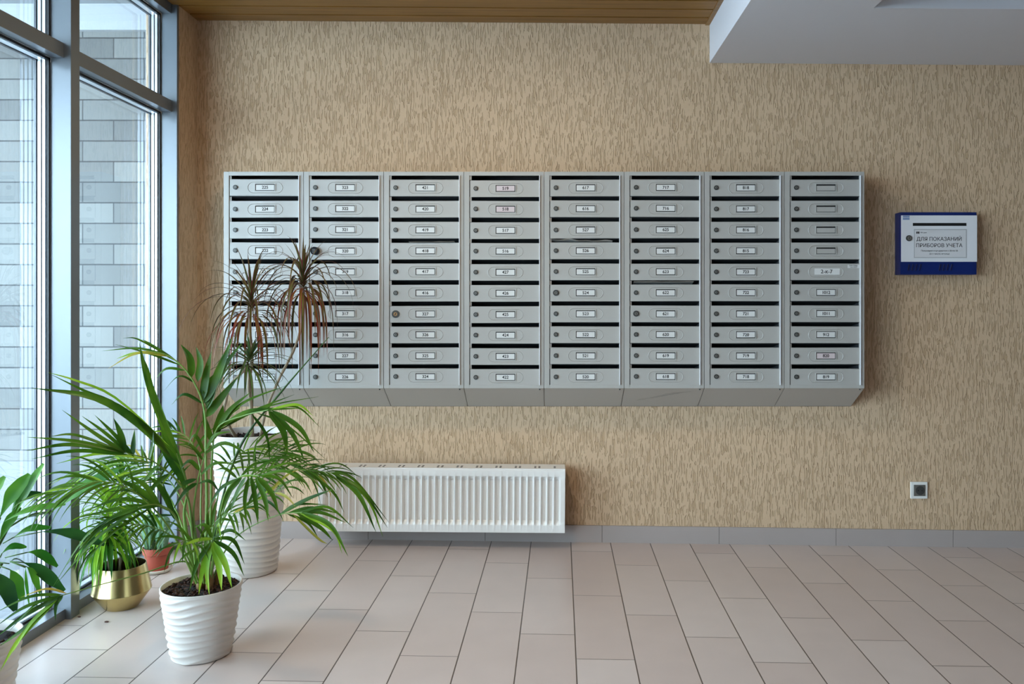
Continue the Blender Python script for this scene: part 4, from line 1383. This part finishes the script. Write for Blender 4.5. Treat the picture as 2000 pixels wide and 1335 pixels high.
# ------------------------------------------------------------------ cactus in the terracotta pot
CX, CY = -1.742, 3.575
cac = thing('potted_cactus', 'ribbed cactus with several columns in a terracotta pot on a cream saucer', 'potted plant', (CX, CY, fz(CX)))
bm = bmesh.new()
lathe(bm, [(0.0, 0.001), (0.050, 0.001), (0.060, 0.010), (0.062, 0.016), (0.059, 0.017), (0.050, 0.009), (0, 0.008)], 48)
finish('saucer', bm, M_saucer, cac, smooth=True)
bm = bmesh.new()
lathe(bm, [(0, 0.012), (0.044, 0.012), (0.0535, 0.080), (0.0545, 0.081), (0.060, 0.083), (0.0615, 0.109), (0.059, 0.111), (0.056, 0.109), (0.054, 0.085)], 48)
finish('pot', bm, M_terra, cac, smooth=True)
soil(cac, 0.055, 0.094, 30, 9)


def cactus(dx, dy, r, h, seed, nr=7, lean=(0, 0)):
    rnd = random.Random(seed)
    bm = bmesh.new()
    nst, seg = 22, nr * 8
    rings = []
    for i in range(nst + 1):
        f = i / nst
        rr = r * min(1, 0.62 + 0.9 * f) * (math.sqrt(max(0.0, 1 - max(0, (f - 0.82) / 0.18) ** 2)) if f > 0.82 else 1)
        rr = max(rr, 0.0012)
        ring = []
        for k in range(seg):
            a = 2 * PI * k / seg
            q = rr * (1 - 0.24 * abs(math.sin(a * nr / 2)) ** 0.8 * 1.0)
            q = rr * (0.76 + 0.24 * abs(math.cos(a * nr / 2)))
            ring.append(bm.verts.new((dx + lean[0] * f + q * math.cos(a), dy + lean[1] * f + q * math.sin(a), 0.09 + h * f)))
        rings.append(ring)
    for a, b_ in zip(rings, rings[1:]):
        for k in range(seg):
            j = (k + 1) % seg
            bm.faces.new((a[k], a[j], b_[j], b_[k]))
    bm.faces.new(rings[-1])
    # areoles with short spines on the ribs
    for k in range(nr):
        a = 2 * PI * k / nr
        for i in range(2, nst, 2):
            v = rings[i][(k * 8) % seg].co
            for s_ in range(3):
                dd = Vector((math.cos(a), math.sin(a), 0)) + Vector((rnd.uniform(-.6, .6), rnd.uniform(-.6, .6), rnd.uniform(-.5, .8)))
                e = v + dd.normalized() * 0.007
                sv = Vector((0.0005, 0.0005, 0.0006))
                f = bm.faces.new((bm.verts.new(v - sv), bm.verts.new(v + sv), bm.verts.new(e))); f.material_index = 1
    return finish('cactus_column', bm, [M_cactus, M_spine], cac, smooth='all')


cactus(-0.028, -0.010, 0.030, 0.165, 1, lean=(-0.006, 0))
cactus(0.024, -0.008, 0.030, 0.155, 2, lean=(0.006, 0))
cactus(-0.004, 0.026, 0.026, 0.150, 3)

# ------------------------------------------------------------------ fishtail palm at the lower left corner
QX, QY = -1.655, 2.30
fish = thing('potted_fishtail_palm', 'broad-leaved dark green palm in a white pot by the window, nearer than gold pot', 'potted plant', (QX, QY, fz(QX)))
ripple_pot(fish, 0.094, 0.130, 0.236, 10, 0.0036, seed=4)
soil(fish, 0.124, 0.206, 60, 13)
finv = Matrix.Translation(fish.location).inverted()


def fish_leaf(bm, uvl, a, b_, w, mi, sag=0.012, seed=0):
    rnd = random.Random(seed)
    mid = (a + b_) / 2 + Vector((0, 0, sag))
    pts = clampin(spline([a, a.lerp(mid, .5) + Vector((0, 0, sag * .35)), mid, b_.lerp(mid, .45), b_], 12), False)
    tw = rnd.uniform(-0.5, 0.5)

    def pr(q):
        base_ = 0.06 + 0.94 * math.sin(min(1.0, q / 0.55) * PI / 2) ** 1.4
        tip = 1 - max(0, (q - 0.55) / 0.45) ** 1.3 * 0.72
        return base_ * tip * (1 + 0.06 * math.sin(q * 17 + seed))
    blade(bm, pts, w, mi, 0.16, prof=pr, uvl=uvl, side=(b_ - a).normalized().cross(Vector((0.5 * math.sin(seed * 2.1), -0.65 + 0.3 * math.sin(seed * 3.3), 0.6))).normalized())


FL = [((16, 1030), (86, 905), 26, 0), ((0, 1010), (58, 925), 30, 0), ((8, 1018), (128, 985), 20, 0), ((100, 1000), (232, 918), 30, 0),
      ((30, 990), (80, 962), 18, 1), ((28, 1048), (100, 1030), 17, 0), ((82, 1038), (204, 1064), 25, 1),
      ((4, 1080), (52, 1068), 14, 0), ((54, 1078), (112, 1106), 22, 0), ((46, 1098), (126, 1153), 24, 1),
      ((52, 1106), (78, 1158), 17, 0), ((50, 1108), (58, 1182), 15, 0), ((20, 1112), (44, 1172), 24, 0),
      ((-4, 1118), (30, 1192), 30, 1), ((18, 1100), (50, 1100), 14, 1), ((-30, 1000), (10, 930), 28, 0),
      ((-2, 1060), (40, 990), 20, 0), ((20, 1020), (48, 960), 18, 0), ((-40, 1090), (-10, 1160), 26, 0)]
RT = [(16, 1030), (0, 1012), (8, 1018), (8, 1018), (10, 1040), (6, 1060), (28, 1048), (0, 1088), (10, 1088), (20, 1096), (20, 1096), (20, 1096), (0, 1105),
      (-8, 1105), (0, 1098), (-30, 1020), (-2, 1060), (10, 1035), (-30, 1080)]
dep = [2.42, 2.40, 2.40, 2.50, 2.44, 2.44, 2.52, 2.36, 2.40, 2.36, 2.34, 2.32, 2.32, 2.28, 2.36, 2.4, 2.4, 2.42, 2.3]
# leaf stalks rise from the pot
bm = bmesh.new()
pb = Vector((QX, QY, 0.225))
for (u, v, d_) in ((4, 1100, 2.36), (0, 1010, 2.40), (16, 1030, 2.42), (-30, 1000, 2.38)):
    tube(bm, spline([pb + Vector((random.uniform(-.02, .02), random.uniform(-.02, .02), -0.02)), pb.lerp(P(u, v, d_), .5) + Vector((-0.02, 0, 0.02)), P(u, v, d_)], 14), [0.008 - 0.0003 * i for i in range(15)], 8)
tube(bm, spline([P(16, 1030, 2.42), P(60, 1005, 2.46), P(104, 998, 2.50)], 8), [0.003] * 9, 6)
for (a, b_, w, mi), r_, d_ in zip(FL, RT, dep):
    if (Vector(a) - Vector(r_)).length > 3:
        tube(bm, [P(r_[0], r_[1], d_), P(a[0], a[1], d_)], [0.0022, 0.0016], 6)
o = finish('stalk', bm, mat('fishtail_stalk', rgb(70, 104, 44), 0.5), fish, smooth='all'); o.matrix_parent_inverse = finv
for i, ((a, b_, w, mi), d_) in enumerate(zip(FL, dep)):
    bm = bmesh.new(); uvl = bm.loops.layers.uv.new('UVMap')
    fish_leaf(bm, uvl, P(a[0], a[1], d_), P(b_[0], b_[1], d_ + 0.03), w * d_ / F * 0.95, mi, seed=i)
    o = finish('leaf', bm, [L_fish, L_fish_d], fish); o.matrix_parent_inverse = finv

# crumbs of soil on the tiles
for (u, v, s_, lab) in ((208, 1214, 0.005, 'dark crumb of soil on the tiles in front of the gold pot'),
                        (155, 1205, 0.004, 'reddish crumb of soil on the tiles beside the window rail')):
    Y = 1.183 * F / (v - V0)
    x = (u - U0) * Y / F
    bm = bmesh.new(); bmesh.ops.create_icosphere(bm, subdivisions=2, radius=s_, matrix=Matrix.Diagonal((1.6, 1, 0.6, 1)))
    for q in bm.verts:
        q.co *= 1 + 0.25 * noise.noise(q.co * 300)
    tag(finish('soil_crumb', bm, M_chip, None, loc=(x, Y, fz(x) + s_ * 0.5)), lab, 'crumb')
